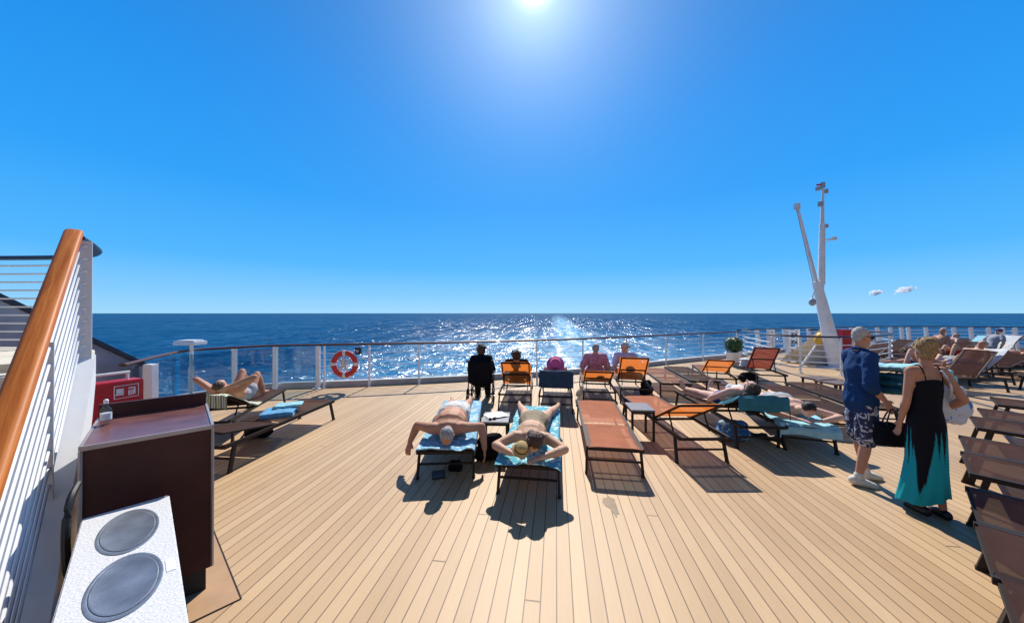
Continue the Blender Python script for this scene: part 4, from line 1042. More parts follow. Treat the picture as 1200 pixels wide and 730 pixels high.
# ------------------------------------------------------------------ towels
def towel(mat, label, LR, x0, x1, y0, y1, z, a=0.0, hinge=None, thick=.016, drop=(0, 0), end=0, name='towel', seed=1, wr=.006, group='towels'):
    """cloth draped on a lounger: follows the seat then the raised back, with hanging sides"""
    mb = MB(); nx, ny = 22, 14; gr_ = []; random.seed(seed)
    u = V3(math.cos(a), 0, math.sin(a)); n_ = V3(-math.sin(a), 0, math.cos(a))
    def pt(s, q, up):
        if hinge is not None and s > hinge: p = V3(hinge, 0, z) + u * (s - hinge); nn = n_; uu = u
        else: p = V3(s, 0, z); nn = V3(0, 0, 1); uu = V3(1, 0, 0)
        if end and s > x1 - end:                                  # hangs over the head end
            p = (V3(hinge, 0, z) + u * (x1 - end - hinge)) if hinge is not None else V3(x1 - end, 0, z)
            e = s - (x1 - end); p = p + uu * min(e, .03) + V3(0, 0, -max(0, e - .03)); nn = (uu if e > .03 else nn)
        w_ = wr * (noise.noise(V3(s * 5 + seed, q * 6, 0)) + .6 * noise.noise(V3(s * 13, q * 12 + seed, 3))) * 2
        return p + V3(0, q, 0) + nn * (up + w_)
    def grid(up):
        g = []
        for i in range(nx + 1):
            row = []
            for j in range(ny + 1):
                t, f = i / nx, j / ny
                s = x0 + (x1 - x0) * t + .012 * math.sin(f * 9 + seed); q = y0 + (y1 - y0) * f + .014 * math.sin(t * 8 + seed * 2)
                lim = .325; p = pt(s, max(-lim, min(lim, q)), up)
                if abs(q) > lim: p = p + V3(0, math.copysign(.012, q), -(abs(q) - lim))
                row.append(mb.bm.verts.new(p))
            g.append(row)
        return g
    A_, B_ = grid(thick), grid(.002)
    for i in range(nx):
        for j in range(ny):
            mb.bm.faces.new((A_[i][j], A_[i + 1][j], A_[i + 1][j + 1], A_[i][j + 1])); mb.bm.faces.new((B_[i][j], B_[i][j + 1], B_[i + 1][j + 1], B_[i + 1][j]))
    for i in range(nx):
        mb.bm.faces.new((A_[i][0], B_[i][0], B_[i + 1][0], A_[i + 1][0])); mb.bm.faces.new((A_[i][ny], A_[i + 1][ny], B_[i + 1][ny], B_[i][ny]))
    for j in range(ny):
        mb.bm.faces.new((A_[0][j], A_[0][j + 1], B_[0][j + 1], B_[0][j])); mb.bm.faces.new((A_[nx][j], B_[nx][j], B_[nx][j + 1], A_[nx][j + 1]))
    o = mb.build(name, M[mat]); o.location = LR[0]; o.rotation_euler = (0, 0, LR[1]); tag(o, label, 'towel', group); return o
towel('tstripe2', 'blue banded towel under the grey-haired man lying face down', L2, .05, 2.05, -.36, .42, .362, end=.02, seed=2)
towel('tstripe', 'blue and white striped towel under the woman with a straw hat', L3, .02, 2.06, -.44, .36, .362, end=.03, seed=5)
towel('tteal', 'teal towel draped over the raised back beneath the woman in a bikini', L14, 1.1, 2.32, -.36, .44, .358, R(26), HB, end=.24, seed=3, wr=.010)
towel('tcyan', 'pale turquoise towel under the man lying face down with dark hair', L15, .3, 2.18, -.36, .40, .362, end=.16, seed=8)
towel('tnavy', 'navy towel hung over the back beneath the pink hat', L5, 1.3, 2.42, -.32, .33, .356, R(31), HB, end=.36, seed=4)
towel('tgreen', 'green and white striped towel over the back behind the person with raised knees', L0, 1.05, 2.40, -.33, .35, .356, R(23), HB, end=.22, seed=6)
towel('twhite', 'white sheet on the raised lounger behind the maroon-backed one', RL['r3'], .9, 2.15, -.3, .3, .357, R(42), HB, end=.1, seed=9)
towel('tcyan', 'pale blue towel over the left of two raised backs by the far railing', RL['r7'], 1.2, 2.25, -.3, .3, .357, R(38), HB, end=.2, seed=10)
towel('twhite', 'white towel over the right of two raised backs by the far railing', RL['r8'], 1.2, 2.25, -.3, .3, .357, R(46), HB, end=.2, seed=11)
def folded(mat, p, size, rz, label, seed=1, layers=3, tiltz=0, group='folded towels'):
    mb = MB(); random.seed(seed); h = size[2] / layers
    for k in range(layers):
        sx, sy = size[0] * random.uniform(.93, 1), size[1] * random.uniform(.93, 1)
        mb.cone((-sx / 2 + h / 2, random.uniform(-.01, .01), h * (k + .5)), (sx / 2 - h / 2, random.uniform(-.01, .01), h * (k + .5)), (sy / 2, h * .52), (sy / 2, h * .52), (0, 1, 0), 16)
    me = remesh(mb, 'folded_towel', .010, 3, disp=.012, dscale=9)
    o = link('folded_towel', me, M[mat]); o.location = p; o.rotation_euler = (0, tiltz, rz); return tag(o, label, 'towel', group)
c = L1[0] + V3(math.cos(L1[1]), math.sin(L1[1]), 0) * .88
folded('tblue', c + V3(.02, 0, .345), (.46, .46, .085), L1[1] + .5, 'folded blue towel lying on the empty brown lounger', 3)
folded('tcyan', c + V3(.04, .17, .43), (.24, .40, .04), L1[1] + .5, 'pale blue folded cloth lying on the folded blue towel', 4, 2)
c = L13[0] + V3(math.cos(L13[1]), math.sin(L13[1]), 0) * .9 + V3(-.2, 0, 0)
folded('twhite', c + V3(0, 0, .355), (.26, .3, .24), 1.0, 'bundled white towel lying on the lounger with the maroon back', 5, 3)
# ------------------------------------------------------------------ sunbathers
def scaleJ(J, k, piv=V3(0, 0, 0)):
    for q in J:
        if q not in ('face', 'up', 'front', 'NL', 'NR', 'bust'): J[q] = piv + (J[q] - piv) * k
    return J
YS = (0, 1, 0)
SHORT = lambda l=.55, i=.014, f=.03: {'pelvis': (0, 1, i, i), 'belly': (0, .25, i, i * .8), 'thighL': (0, l, i, f), 'thighR': (0, l, i, f)}
BRIEF = {'pelvis': (-.0, 1, .010, .010), 'thighL': (0, .10, .006, .004), 'thighR': (0, .10, .006, .004)}
SHIRT = lambda sl=.8, i=.016: {'belly': (0, 1, i + .006, i), 'torso': (0, 1, i, i), 'shoulder': (0, 1, i * .8, i), 'uarmL': (0, sl, i, i + .012), 'uarmR': (0, sl, i, i + .012), 'pelvis': (.2, 1, i + .012, i + .01)}
gp_ = 'people sunbathing on the deck'
# grey-haired man face down, arms hanging out
J = lie(0, True, 1.14, .38, spread=.06, arms='side', k=1.22, thick=.125)
J['EL'] = V3(1.62, -.40, .50); J['WL'] = V3(1.66, -.48, .32); J['HL'] = V3(1.72, -.50, .20)
J['ER'] = V3(1.65, .40, .48); J['WR'] = V3(1.78, .44, .26); J['HR'] = V3(1.84, .45, .10)
J['SL'] = V3(1.77, -.20, .51); J['SR'] = V3(1.77, .20, .51); J['head'] = V3(1.99, .02, .49); J['face'] = V3(.25, 0, -1); J['up'] = V3(1, 0, .2)
f = Fig(J, YS, g=1.28, gl=1.15, chest=1.10, voxel=.010)
f.make('grey-haired man lying face down with one arm hanging to the deck', 'skin_c', L2[0], L2[1], 'short', 'hair_grey', group=gp_)
f.add('swim_shorts', f.wear(SHORT(.6), 'swim_shorts', disp=.006), 'c_white_sw')
# woman face down with folded arms and a straw hat by her hands
J = lie(0, True, 1.10, .38, spread=.20, arms='fold', k=1.15)
J['head'] = V3(1.93, .06, .53); J['face'] = V3(.45, -.25, -1)
J['EL'] = V3(1.84, -.37, .45); J['ER'] = V3(1.84, .38, .45); J['WL'] = V3(2.0, -.17, .44); J['WR'] = V3(2.02, .15, .43); J['HL'] = V3(2.06, -.05, .45); J['HR'] = V3(2.07, .01, .41)
f = Fig(J, YS, g=1.12, gl=1.06, voxel=.010, fem=True)
f.make('woman lying face down with folded arms and a straw hat', 'skin_d', L3[0], L3[1], 'long', 'hair_brown', group=gp_)
f.add('swimsuit', f.wear({'pelvis': (0, 1, .011, .011), 'belly': (0, 1, .010, .009), 'torso': (0, .25, .008, .007), 'thighL': (0, .16, .009, .006), 'thighR': (0, .16, .009, .006)}, 'swimsuit'), 'c_khaki')
hr = empty('straw_hat', L3[0], L3[1], "woven straw hat held in the face-down woman's hands", 'hat')
mb = MB(); rot = Matrix.Rotation(.5, 3, 'Y') @ Matrix.Rotation(-.25, 3, 'X'); c = V3(2.03, -.07, .50)
mb.lathe([(.092, -.006), (.095, .0), (.075, .009), (.069, .014), (.066, .042), (.056, .072), (.032, .083), (.005, .085)], c, 28, rot); mb.build('hat_body', M['straw'], hr)
mb = MB(); mb.lathe([(.070, .014), (.072, .017), (.070, .027), (.067, .030)], c, 28, rot); mb.build('hat_band', M['dark'], hr)
# left: person with knees up, arms behind the head
J = lie(R(23), False, 1.02, .385, k=.88, knee=(.40, .34), spread=.08, arms='behind')
f = Fig(J, YS, g=.95, voxel=.013); f.make('person lying with raised knees and arms behind the head by the glass railing', 'skin_c', L0[0], L0[1], 'short', 'hair_brown', group=gp_)
f.add('swim_shorts', f.wear(SHORT(.3)), 'c_grey')
# behind the orange back
J = lie(R(44), False, .98, .385, arms='belly'); f = Fig(J, YS, voxel=.013); f.make('person with tied dark hair reclining behind the upright orange back', 'skin_d', L4[0], L4[1], 'bun', 'hair_brown', group=gp_)
f.add('shirt', f.wear(SHIRT()), 'c_black'); f.add('shorts', f.wear(SHORT()), 'c_navy')
# pink hat
J = lie(R(31), False, 1.03, .375, arms='belly', k=.94); f = Fig(J, YS, voxel=.013, fem=True); f.make('person in a hot pink sun hat reclining over the navy towel', 'skin_b', L5[0], L5[1], 'short', 'hair_brown', group=gp_)
f.add('swimsuit', f.wear({'pelvis': (0, 1, .01, .01), 'belly': (0, 1, .01, .01), 'torso': (0, .7, .01, .01)}), 'c_black')
mb = MB(); mb.lathe([(.175, -.03), (.18, -.02), (.125, .01), (.112, .02), (.11, .07), (.09, .105), (.04, .12), (.005, .122)], f.hp(0, -.02, .03), 24, f.hm @ Matrix.Rotation(.35, 3, 'X')); f.add('sun_hat', mb.mesh('sun_hat'), 'c_hotpink')
# pink shirt
J = lie(R(64), False, .78, .385, arms='side', k=.88); f = Fig(J, YS, g=1.1, voxel=.013, fem=True); f.make('person in a pink patterned shirt sitting with their back turned by the stern railing', 'skin_d', L6[0], L6[1], 'short', 'hair_grey', group=gp_)
for q, sg in (('L', -1), ('R', 1)):
    pass
f.add('shirt', f.wear(SHIRT(1.0, .026), disp=.006), 'c_pink'); f.add('trousers', f.wear(SHORT(1.0)), 'c_grey')
# sunglasses
J = lie(R(68), False, .84, .385, arms='side', k=.87); J['face'] = V3(-.35, .9, -.05)
for q in J:
    if q in ('waist', 'chest', 'neck', 'head', 'SL', 'SR', 'EL', 'ER'): J[q] = J[q] + V3(0, -.10 * min(1, (J[q].z - .45) * 2), 0)
f = Fig(J, YS, voxel=.012); f.make('person in dark sunglasses and a pale shirt turned sideways before the steep orange back', 'skin_d', L7[0], L7[1], 'short', 'hair_white', group=gp_)
f.add('shirt', f.wear(SHIRT(.9, .02), disp=.006), 'c_pale'); f.add('shorts', f.wear(SHORT()), 'c_navy'); f.glasses()
# woman in a bikini on the raised lounger
J = lie(R(24), False, 1.10, .385, spread=.14, arms='side'); J['face'] = V3(-.35, -.25, 1); J['EL'] += V3(0, -.04, -.02)
f = Fig(J, YS, g=1.0, gl=1.0, voxel=.010, fem=True); f.make('woman in a navy and white bikini lying on her back on a teal towel', 'skin_b', L14[0], L14[1], 'long', 'hair_brown', group=gp_)
f.add('bikini_bottom', f.wear(BRIEF, vox=.009, it=2), 'c_navy')
f.add('bikini_top', f.wear({'torso': (.42, .66, .012, .012)}, vox=.009, it=2, extra=lambda mb: [mb.ell(f.J['chest'] + f.side * .075 * x + f.J['front'] * .078 - (f.J['neck'] - f.J['chest']) * .12, (.068, .068, .066)) for x in (-1, 1)]), 'c_white')
# dark-haired man face down
J = lie(0, True, 1.16, .38, spread=.05, arms='fold'); J['head'] += V3(.0, .04, .04); J['EL'] = V3(1.78, -.38, .46); J['ER'] = V3(1.80, .44, .46); J['WL'] = V3(1.98, -.14, .44); J['WR'] = V3(2.0, .16, .44); J['HL'] = V3(2.04, .0, .43); J['HR'] = V3(2.04, .03, .45)
f = Fig(J, YS, g=1.04, gl=1.03, chest=1.06, voxel=.010); f.make('dark-haired man lying face down on a pale turquoise towel', 'skin_b', L15[0], L15[1], 'short', 'hair_dark', group=gp_)
f.add('swim_shorts', f.wear(SHORT(.5)), 'c_grey')
# far right
def far(key, a, label, skin, hair, hm, prone=False, bottoms='c_black', **kw):
    fem = kw.pop('fem', False); g = kw.pop('g', 1.0)
    J = lie(R(a), prone, **kw); f = Fig(J, YS, g=g, voxel=.015, fem=fem); f.make(label, skin, RL[key][0], RL[key][1], hair, hm, group=gp_)
    f.add('swimwear', f.wear(SHORT(.5) if not fem else BRIEF), bottoms); return f
f = far('r2', 0, 'man in a grey cap lying face down at the far right', 'skin_d', 'short', 'hair_grey', True, 'c_grey', hx=1.15, arms='fold', g=1.1)
mb = MB(); mb.ell(f.hp(0, -.02, .05), (.098, .11, .088), f.hm); mb.cone(f.hp(-.05, .1, .03), f.hp(.05, .1, .03), (.05, .012), (.05, .012), f.hm @ V3(0, 1, 0)); f.add('cap', mb.mesh('cap'), 'c_grey')
far('r3', 46, 'grey-haired person reclining on the white sheet at the far right', 'skin_c', 'short', 'hair_grey', hx=1.08, arms='side', bottoms='c_navy', knee=(0, 0))
far('r4', 22, 'sunbather with raised knees in the middle of the far right group', 'skin_d', 'short', 'hair_brown', hx=1.05, arms='belly', knee=(.42, .36), bottoms='c_red')
far('r6', 72, 'sunburnt man sitting upright at the far right railing', 'skin_c', 'short', 'hair_white', hx=.95, arms='side', knee=(.35, .3), g=1.15)
far('r11', 20, "person with bare legs lying beyond the standing woman's head", 'skin_b', 'long', 'hair_brown', hx=1.05, arms='belly', knee=(.38, 0), fem=True, bottoms='c_navy')
f = far('r8', 58, 'person in a navy cap sitting before two white-towelled backs at the far right', 'skin_d', 'short', 'hair_dark', hx=.9, arms='side', bottoms='c_grey')
f.add('shirt', f.wear(SHIRT(.6)), 'c_grey'); mb = MB(); mb.ell(f.hp(0, -.02, .05), (.098, .11, .088), f.hm); mb.cone(f.hp(-.05, .1, .03), f.hp(.05, .1, .03), (.05, .012), (.05, .012), f.hm @ V3(0, 1, 0)); f.add('cap', mb.mesh('cap'), 'c_navy')

far('r23', 34, 'sunbather lying low below the left white-towelled back at the far right', 'skin_b', 'short', 'hair_dark', hx=1.05, arms='side', bottoms='c_navy')
far('r10', 0, 'sunbather lying flat behind the one with raised knees at the far right', 'skin_c', 'short', 'hair_brown', hx=1.05, arms='side', bottoms='c_red')
# ------------------------------------------------------------------ person in the wheelchair
wl = V3(-.66, 6.95, 0)
J = scaleJ(sit(.46, -.03), .87); J['head'] += V3(0, .02, -.02)
f = Fig(J, (1, 0, 0), g=1.2, voxel=.012, fem=True); f.make('person in dark clothes with curly hair sitting in the wheelchair facing the sea', 'skin_d', wl, 0, 'curly', 'hair_brown', group=gp_)
f.add('jacket', f.wear({**SHIRT(1.0, .03), 'farmL': (0, .7, .03, .022), 'farmR': (0, .7, .03, .022)}, disp=.008), 'c_black')
f.add('trousers', f.wear({'pelvis': (0, 1, .02, .02), 'thighL': (0, 1, .02, .02), 'thighR': (0, 1, .02, .02), 'calfL': (0, .95, .02, .03), 'calfR': (0, .95, .02, .03)}), 'c_black')
for q in 'LR': f.add('shoe', f.wear({'foot' + q: (0, 1, .012, .012)}), 'black')
wc = empty('wheelchair', wl, 0, 'dark folding wheelchair facing the stern railing', 'wheelchair')
def wheel(x, y, r, nm='wheel'):
    mb = MB(); mb.tube([V3(x, y + r * math.cos(t), r + r * math.sin(t) * .96 + .003) for t in [2 * math.pi * k / 24 for k in range(25)]], .018, 8); w_ = mb.build(nm, M['rubber'], wc)
    mb = MB()
    for k in range(6): t = math.pi * k / 3; mb.tube([(x, y, r), (x, y + r * .95 * math.cos(t), r + r * .92 * math.sin(t))], .006, 6)
    mb.lathe([(.025, -.02), (.025, .02)], (x, y, r), 10, Matrix.Rotation(R(90), 3, 'Y')); mb.build('spokes', M['steel'], w_)
for s in (-1, 1): wheel(s * .27, -.12, .155); wheel(s * .25, .42, .095, 'caster')
for s in (-1, 1):
    mb = MB(); mb.tube([(s * .25, -.30, .93), (s * .25, -.22, .92), (s * .25, -.19, .88), (s * .25, -.16, .45), (s * .27, -.12, .16)], .013, 8)
    mb.tube([(s * .25, -.16, .44), (s * .25, .36, .44), (s * .25, .42, .10)], .013, 8); mb.tube([(s * .25, -.16, .64), (s * .26, .22, .64), (s * .26, .26, .44)], .012, 8); mb.build('side_frame', M['dark'], wc)
    mb = MB(); mb.tube([(s * .25, -.37, .93), (s * .25, -.27, .928)], .02, 8); mb.build('push_handle', M['black'], wc)
    mb = MB(); mb.box((s * .26, .04, .665), (.055, .30, .03)); mb.build('armrest', M['black'], wc, bevel=.008)
mb = MB(); mb.tube([(-.26, -.10, .17), (.25, .34, .43)], .01, 6); mb.tube([(.26, -.10, .17), (-.25, .34, .43)], .01, 6); mb.build('cross_brace', M['dark'], wc)
mb = MB(); mb.box((0, .1, .43), (.47, .48, .03)); mb.build('seat', M['c_black'], wc, bevel=.01)
mb = MB(); mb.box((0, -.185, .66), (.47, .02, .44)); mb.build('backrest', M['c_black'], wc, bevel=.008)
for s in (-1, 1):
    mb = MB(); mb.box((s * .12, .52, .05), (.15, .16, .02)); mb.tube([(s * .22, .40, .2), (s * .2, .46, .06)], .01, 6); mb.build('footrest', M['black'], wc)

# ------------------------------------------------------------------ standing man
ml = V3(3.93, 3.66, 0); mz = R(-104)
J = stand()
J['ER'] = V3(.275, -.08, 1.14); J['WR'] = V3(.27, .07, .98); J['HR'] = V3(.25, .15, .88); J['NR'] = V3(-1, 0, 0)
J['EL'] = V3(-.25, .06, 1.14); J['WL'] = V3(-.09, .27, 1.07); J['HL'] = V3(.05, .33, 1.06); J['NL'] = V3(0, 0, 1)
J['KL'] = V3(-.10, .03, .50); J['AL'] = V3(-.115, .12, .085); J['OL'] = V3(-.15, .29, .055)
J['KR'] = V3(.10, .0, .50); J['AR'] = V3(.11, -.10, .085); J['OR'] = V3(.13, .07, .055)
J['face'] = V3(-.05, 1, -.10)
f = Fig(J, (1, 0, 0), g=1.06, voxel=.009)
f.make('white-haired man in a blue shirt and floral shorts standing with a towel bundle', 'skin_c', ml, mz, 'short', 'hair_white')
f.add('shirt', f.wear({'pelvis': (.0, 1, .035, .030), 'belly': (0, 1, .034, .03), 'torso': (0, 1, .024, .020), 'shoulder': (0, 1, .014, .02), 'uarmL': (0, 1, .02, .028), 'uarmR': (0, 1, .02, .028), 'farmL': (0, .35, .028, .022), 'farmR': (0, .35, .028, .022), 'thighL': (0, .16, .02, .03), 'thighR': (0, .16, .02, .03)}, 'shirt', disp=.012, dscale=9), 'c_blue')
f.add('shorts', f.wear({'pelvis': (0, 1, .018, .016), 'thighL': (0, .94, .022, .052), 'thighR': (0, .94, .022, .052)}, 'shorts', disp=.007, dscale=10), 'c_floral')
for q in 'LR':
    f.add('sneaker', f.wear({'foot' + q: (0, 1, .016, .014), 'calf' + q: (.93, 1, .012, .014)}, 'sneaker', vox=.008, extra=lambda mb, q=q: mb.cone(J['A' + q] + (J['O' + q] - J['A' + q]) * -.15 + V3(0, 0, -.062), J['O' + q] + V3(0, 0, -.036), (.05, .02), (.046, .018), (1, 0, 0))), 'shoe')
f.add('collar', (lambda mb: (mb.tube([f.J['neck'] + V3(.072 * math.cos(t), .005 + .075 * math.sin(t), .035 + .016 * -math.sin(t)) for t in [2 * math.pi * k / 16 for k in range(17)]], .016, 8), mb.mesh('collar'))[1])(MB()), 'c_blue')
f.glasses(); f.eyes(); f.o.scale = (.83, .85, 1)
def loc(p): return ml + Matrix.Rotation(mz, 3, 'Z') @ V3(p[0] * .83, p[1] * .85, p[2])
# towel bundle hugged in front
tb = MB()
for k, (w_, h_) in enumerate(((.42, .07), (.40, .06), (.40, .05))): tb.cone((-w_ / 2, .02 * k, -.10 + .075 * k), (w_ / 2, 0, -.10 + .075 * k), (.13, h_ * .62), (.12, h_ * .62), (0, 1, 0), 16)
me = remesh(tb, 'towel_bundle', .010, 3, disp=.014, dscale=8); o = link('towel_bundle', me, M['tteal']); o.location = loc((-.02, .34, 1.15)); o.rotation_euler = (0, -.12, mz + .25); tag(o, 'rolled dark teal towels carried by the standing man', 'towel')
tb = MB(); tb.cone((-.20, 0, 0), (.20, .01, .01), (.125, .045), (.12, .045), (0, 1, 0), 16); tb.cone((.18, 0, .0), (.21, .0, -.09), (.12, .03), (.11, .02), (0, 1, 0), 14)
me = remesh(tb, 'folded_towel', .010, 3, disp=.012, dscale=9); o = link('folded_towel', me, M['tcyan']); o.location = loc((-.02, .35, 1.295)); o.rotation_euler = (0, -.12, mz + .25); tag(o, "pale blue towel on top of the standing man's bundle", 'towel')
# black tote hanging from his right hand
bl = loc((.26, .15, .89)); tt = empty('tote_bag', V3(bl.x, bl.y, bl.z), mz, "black tote bag hanging from the standing man's hand", 'bag')
tt.scale = (.8, .72, .85)
mb = MB(); mb.cone((0, -.16, -.42), (0, .16, -.42), (.07, .04), (.07, .04), (1, 0, 0)); mb.cone((0, -.15, -.25), (0, .15, -.25), (.055, .09), (.055, .09), (1, 0, 0)); mb.cone((0, -.14, -.34), (0, .14, -.34), (.07, .12), (.07, .12), (1, 0, 0))
link('bag_body', remesh(mb, 'bag_body', .011, 4, disp=.01, dscale=12), M['c_black'], tt)
for x in (-.035, .035):
    mb = MB(); mb.tube(smooth_path([(x, -.10, -.20), (x * .6, -.05, -.06), (0, 0, .0), (x * .6, .05, -.06), (x, .10, -.20)], 4), .009, 6); mb.build('strap', M['black'], tt)

# ------------------------------------------------------------------ standing woman
wl2 = V3(3.95, 3.10, 0); wz = R(-12)
J = scaleJ(stand(), .945)
J['EL'] = V3(-.205, .0, 1.06); J['WL'] = V3(-.19, .10, .84); J['HL'] = V3(-.17, .16, .70)
J['ER'] = V3(.34, -.06, 1.10); J['WR'] = V3(.30, .14, .96); J['HR'] = V3(.27, .24, .88); J['SR'] = V3(.168, -.01, 1.34); J['SL'] = V3(-.168, -.01, 1.34)
J['AL'] = V3(-.07, -.03, .075); J['OL'] = V3(-.08, .15, .05); J['AR'] = V3(.10, -.08, .075); J['OR'] = V3(.13, .09, .05); J['KL'] = V3(-.08, .02, .47); J['KR'] = V3(.09, .0, .47)
J['face'] = V3(.1, 1, -.05)
f = Fig(J, (1, 0, 0), g=.93, gl=.92, voxel=.009, fem=True)
f.make('blonde woman with pinned hair in a long black and turquoise dress, seen from behind', 'skin_c', wl2, wz, 'bun', 'hair_blond')
prof = [(1.262, .150, .112), (1.24, .158, .122), (1.17, .157, .128), (1.08, .146, .120), (1.0, .142, .118), (.93, .160, .132), (.86, .178, .142), (.74, .185, .148), (.60, .188, .150), (.45, .194, .155), (.30, .203, .162), (.20, .212, .168), (.13, .222, .172)]
def prof_at(z):
    for i in range(len(prof) - 1):
        z0, a0, b0_ = prof[i]; z1, a1, b1_ = prof[i + 1]
        if z0 >= z >= z1:
            t = (z0 - z) / (z0 - z1); return a0 + (a1 - a0) * t, b0_ + (b1_ - b0_) * t
    return prof[-1][1:]
mb = MB(); nt_, nz_ = 150, 130; ring = []; colr = {}
BLK, TEAL = (.010, .010, .014), (.015, .33, .36)
spikes = [(-1.78, .20, .12), (-1.52, .36, .11), (-1.28, .26, .12), (-.72, .60, .58), (-.55, .52, .28), (.02, .24, .14), (.4, .3, .2), (.9, .26, .14), (1.3, .18, .16), (2.0, .4, .25), (-2.0, .35, .25), (2.8, .5, .3), (-2.7, .3, .3)]
for i in range(nz_ + 1):
    row = []
    for j in range(nt_):
        th = 2 * math.pi * j / nt_; ph = math.atan2(math.sin(th - 1.5 * math.pi), math.cos(th - 1.5 * math.pi))
        hem = .13 + .05 * math.sin(ph * 1.0 + .6) + .02 * math.sin(3 * ph); top = 1.262 + .02 * math.cos(2 * ph) - (.0 if abs(ph) < 1.6 else -.03)
        z = top + (hem - top) * i / nz_
        a_, b_ = prof_at(max(.13, min(1.262, z))); k = max(0, .95 - z)
        fold = 1 + k * (.055 * math.sin(7 * ph + z * 3.0) + .035 * math.sin(13 * ph - z * 5 + 1))
        swirl = .10 * max(0, .5 - z) * 2
        x = a_ * fold * math.cos(th) - (swirl * 1.0 if math.cos(th) < 0 else swirl * .2) * abs(math.cos(th)) * 1.0; y = b_ * fold * math.sin(th) + .004
        v = mb.bm.verts.new((x, y, z)); row.append(v)
        d_ = max([h_ * max(0, 1 - abs(ph - c_) / w_) ** .8 for c_, h_, w_ in spikes if abs(ph - c_) < w_] or [0])
        lim = .80 - d_ + .03 * noise.noise(V3(ph * 4, 0, 1))
        q_ = max(0, min(1, (z - lim) / .035 + .5)); colr[(i, j)] = tuple(TEAL[c] + (BLK[c] - TEAL[c]) * q_ for c in range(3))
    ring.append(row)
for i in range(nz_):
    for j in range(nt_): mb.bm.faces.new((ring[i][j], ring[i + 1][j], ring[i + 1][(j + 1) % nt_], ring[i][(j + 1) % nt_]))
mb.bm.verts.index_update(); flat = [colr[(i, j)] for i in range(nz_ + 1) for j in range(nt_)]
me = bpy.data.meshes.new('dress'); bmesh.ops.recalc_face_normals(mb.bm, faces=mb.bm.faces); mb.bm.to_mesh(me); mb.bm.free()
ca = me.color_attributes.new('dye', 'FLOAT_COLOR', 'POINT')
for i, c in enumerate(flat): ca.data[i].color = (*c, 1)
me.polygons.foreach_set('use_smooth', [True] * len(me.polygons))
M['dress'] = attr_mat('dip_dyed_dress_fabric', 'dye', .7)
f.add('dress', me, 'dress')
mb = MB()
for s in (-1, 1):
    mb.tube(smooth_path([(s * .082, -.105, 1.235), (s * .088, -.092, 1.31), (s * .092, -.055, 1.385), (s * .09, .0, 1.405), (s * .085, .07, 1.36), (s * .08, .11, 1.25)], 4), .0055, 6)
f.add('dress_straps', mb.mesh('dress_straps'), 'c_black')
for q in 'LR':
    f.add('flat_shoe', f.wear({'foot' + q: (0, 1, .010, .010)}, 'flat_shoe', vox=.008), 'black')
f.o.scale = (.73, .78, 1)
def locw(p): return wl2 + Matrix.Rotation(wz, 3, 'Z') @ V3(p[0] * .73, p[1] * .78, p[2])
sb = empty('beach_bag', locw((.30, .10, 1.0)), wz + .15, "white beach bag with blue print tucked under the standing woman's arm", 'bag')
mb = MB(); mb.cone((-.10, 0, -.08), (.14, 0, -.12), (.03, .06), (.035, .06), (0, 1, 0)); mb.cone((-.12, 0, .02), (.17, 0, -.02), (.05, .10), (.05, .10), (0, 1, 0)); mb.cone((-.10, 0, .14), (.13, 0, .12), (.045, .08), (.045, .08), (0, 1, 0))
link('bag_body', remesh(mb, 'bag_body', .011, 4, disp=.008, dscale=12), M['bagprint'], sb)
mb = MB(); mb.tube(smooth_path([(-.08, 0, .18), (-.13, -.04, .30), (-.17, -.12, .36), (-.14, -.16, .22), (-.04, -.06, .1)], 4), .009, 6); mb.build('bag_strap', M['twhite'], sb)
mb = MB(); mb.cone((-.07, 0, .0), (.08, .01, .03), (.05, .045), (.045, .05), (0, 1, 0)); mb.cone((.0, 0, .03), (.05, .0, .09), (.04, .03), (.03, .03), (0, 1, 0))
o = link('rolled_towel', remesh(mb, 'rolled_towel', .010, 3, disp=.014, dscale=12), M['tcyan']); o.location = locw((.27, .10, 1.235)); o.rotation_euler = (0, 0, wz); tag(o, "crumpled turquoise towel poking out of the woman's beach bag", 'towel')
# ------------------------------------------------------------------ signal mast with boom
ym = 11.2
mr = empty('signal_mast', W(980, 432, ym), 0, 'white signal mast with a leaning leg and slanting boom', 'mast'); mr.location.z = 0
sh = -mr.location
mb = MB(); p0, p1 = W(981, 433, ym), W(957, 330, ym); p0.z = 0
mb.tube([p0, p0.lerp(p1, .3), p0.lerp(p1, .7), p1], [.23, .21, .165, .13], 12, True); mb.build('lower_leg', M['white'], mr, shift=sh, bevel=.0)
mb = MB(); q = W(960, 345, ym); mb.tube([q, W(962.5, 330, ym), W(964, 262, ym)], [.11, .095, .08], 12); mb.build('upper_mast', M['white'], mr, shift=sh)
mb = MB(); mb.tube([W(964, 262, ym), W(965, 222, ym)], [.06, .035], 10); mb.build('pole_mast', M['white_dull'], mr, shift=sh)
mb = MB(); mb.tube([W(966.5, 333, ym - .08), W(966.8, 264, ym - .08)], .02, 6)
for k in range(14): q = W(966.6, 330 - 4.6 * k, ym - .08); mb.tube([q - V3(.0, 0, 0), q + V3(-.12, .02, 0)], .012, 6)
mb.build('ladder', M['white_dull'], mr, shift=sh)
mb = MB(); mb.tube([W(957, 331, ym), W(935, 243, ym)], [.055, .042], 10); mb.box(W(934.5, 242, ym), (.14, .12, .2)); mb.build('boom', M['white_dull'], mr, shift=sh)
mb = MB(); mb.tube([W(933.5, 244, ym - .05), W(953, 331, ym - .05)], .012, 6); mb.tube([W(934.5, 243, ym + .05), W(955, 333, ym + .05)], .010, 6); mb.build('stay_wire', M['grey'], mr, shift=sh)
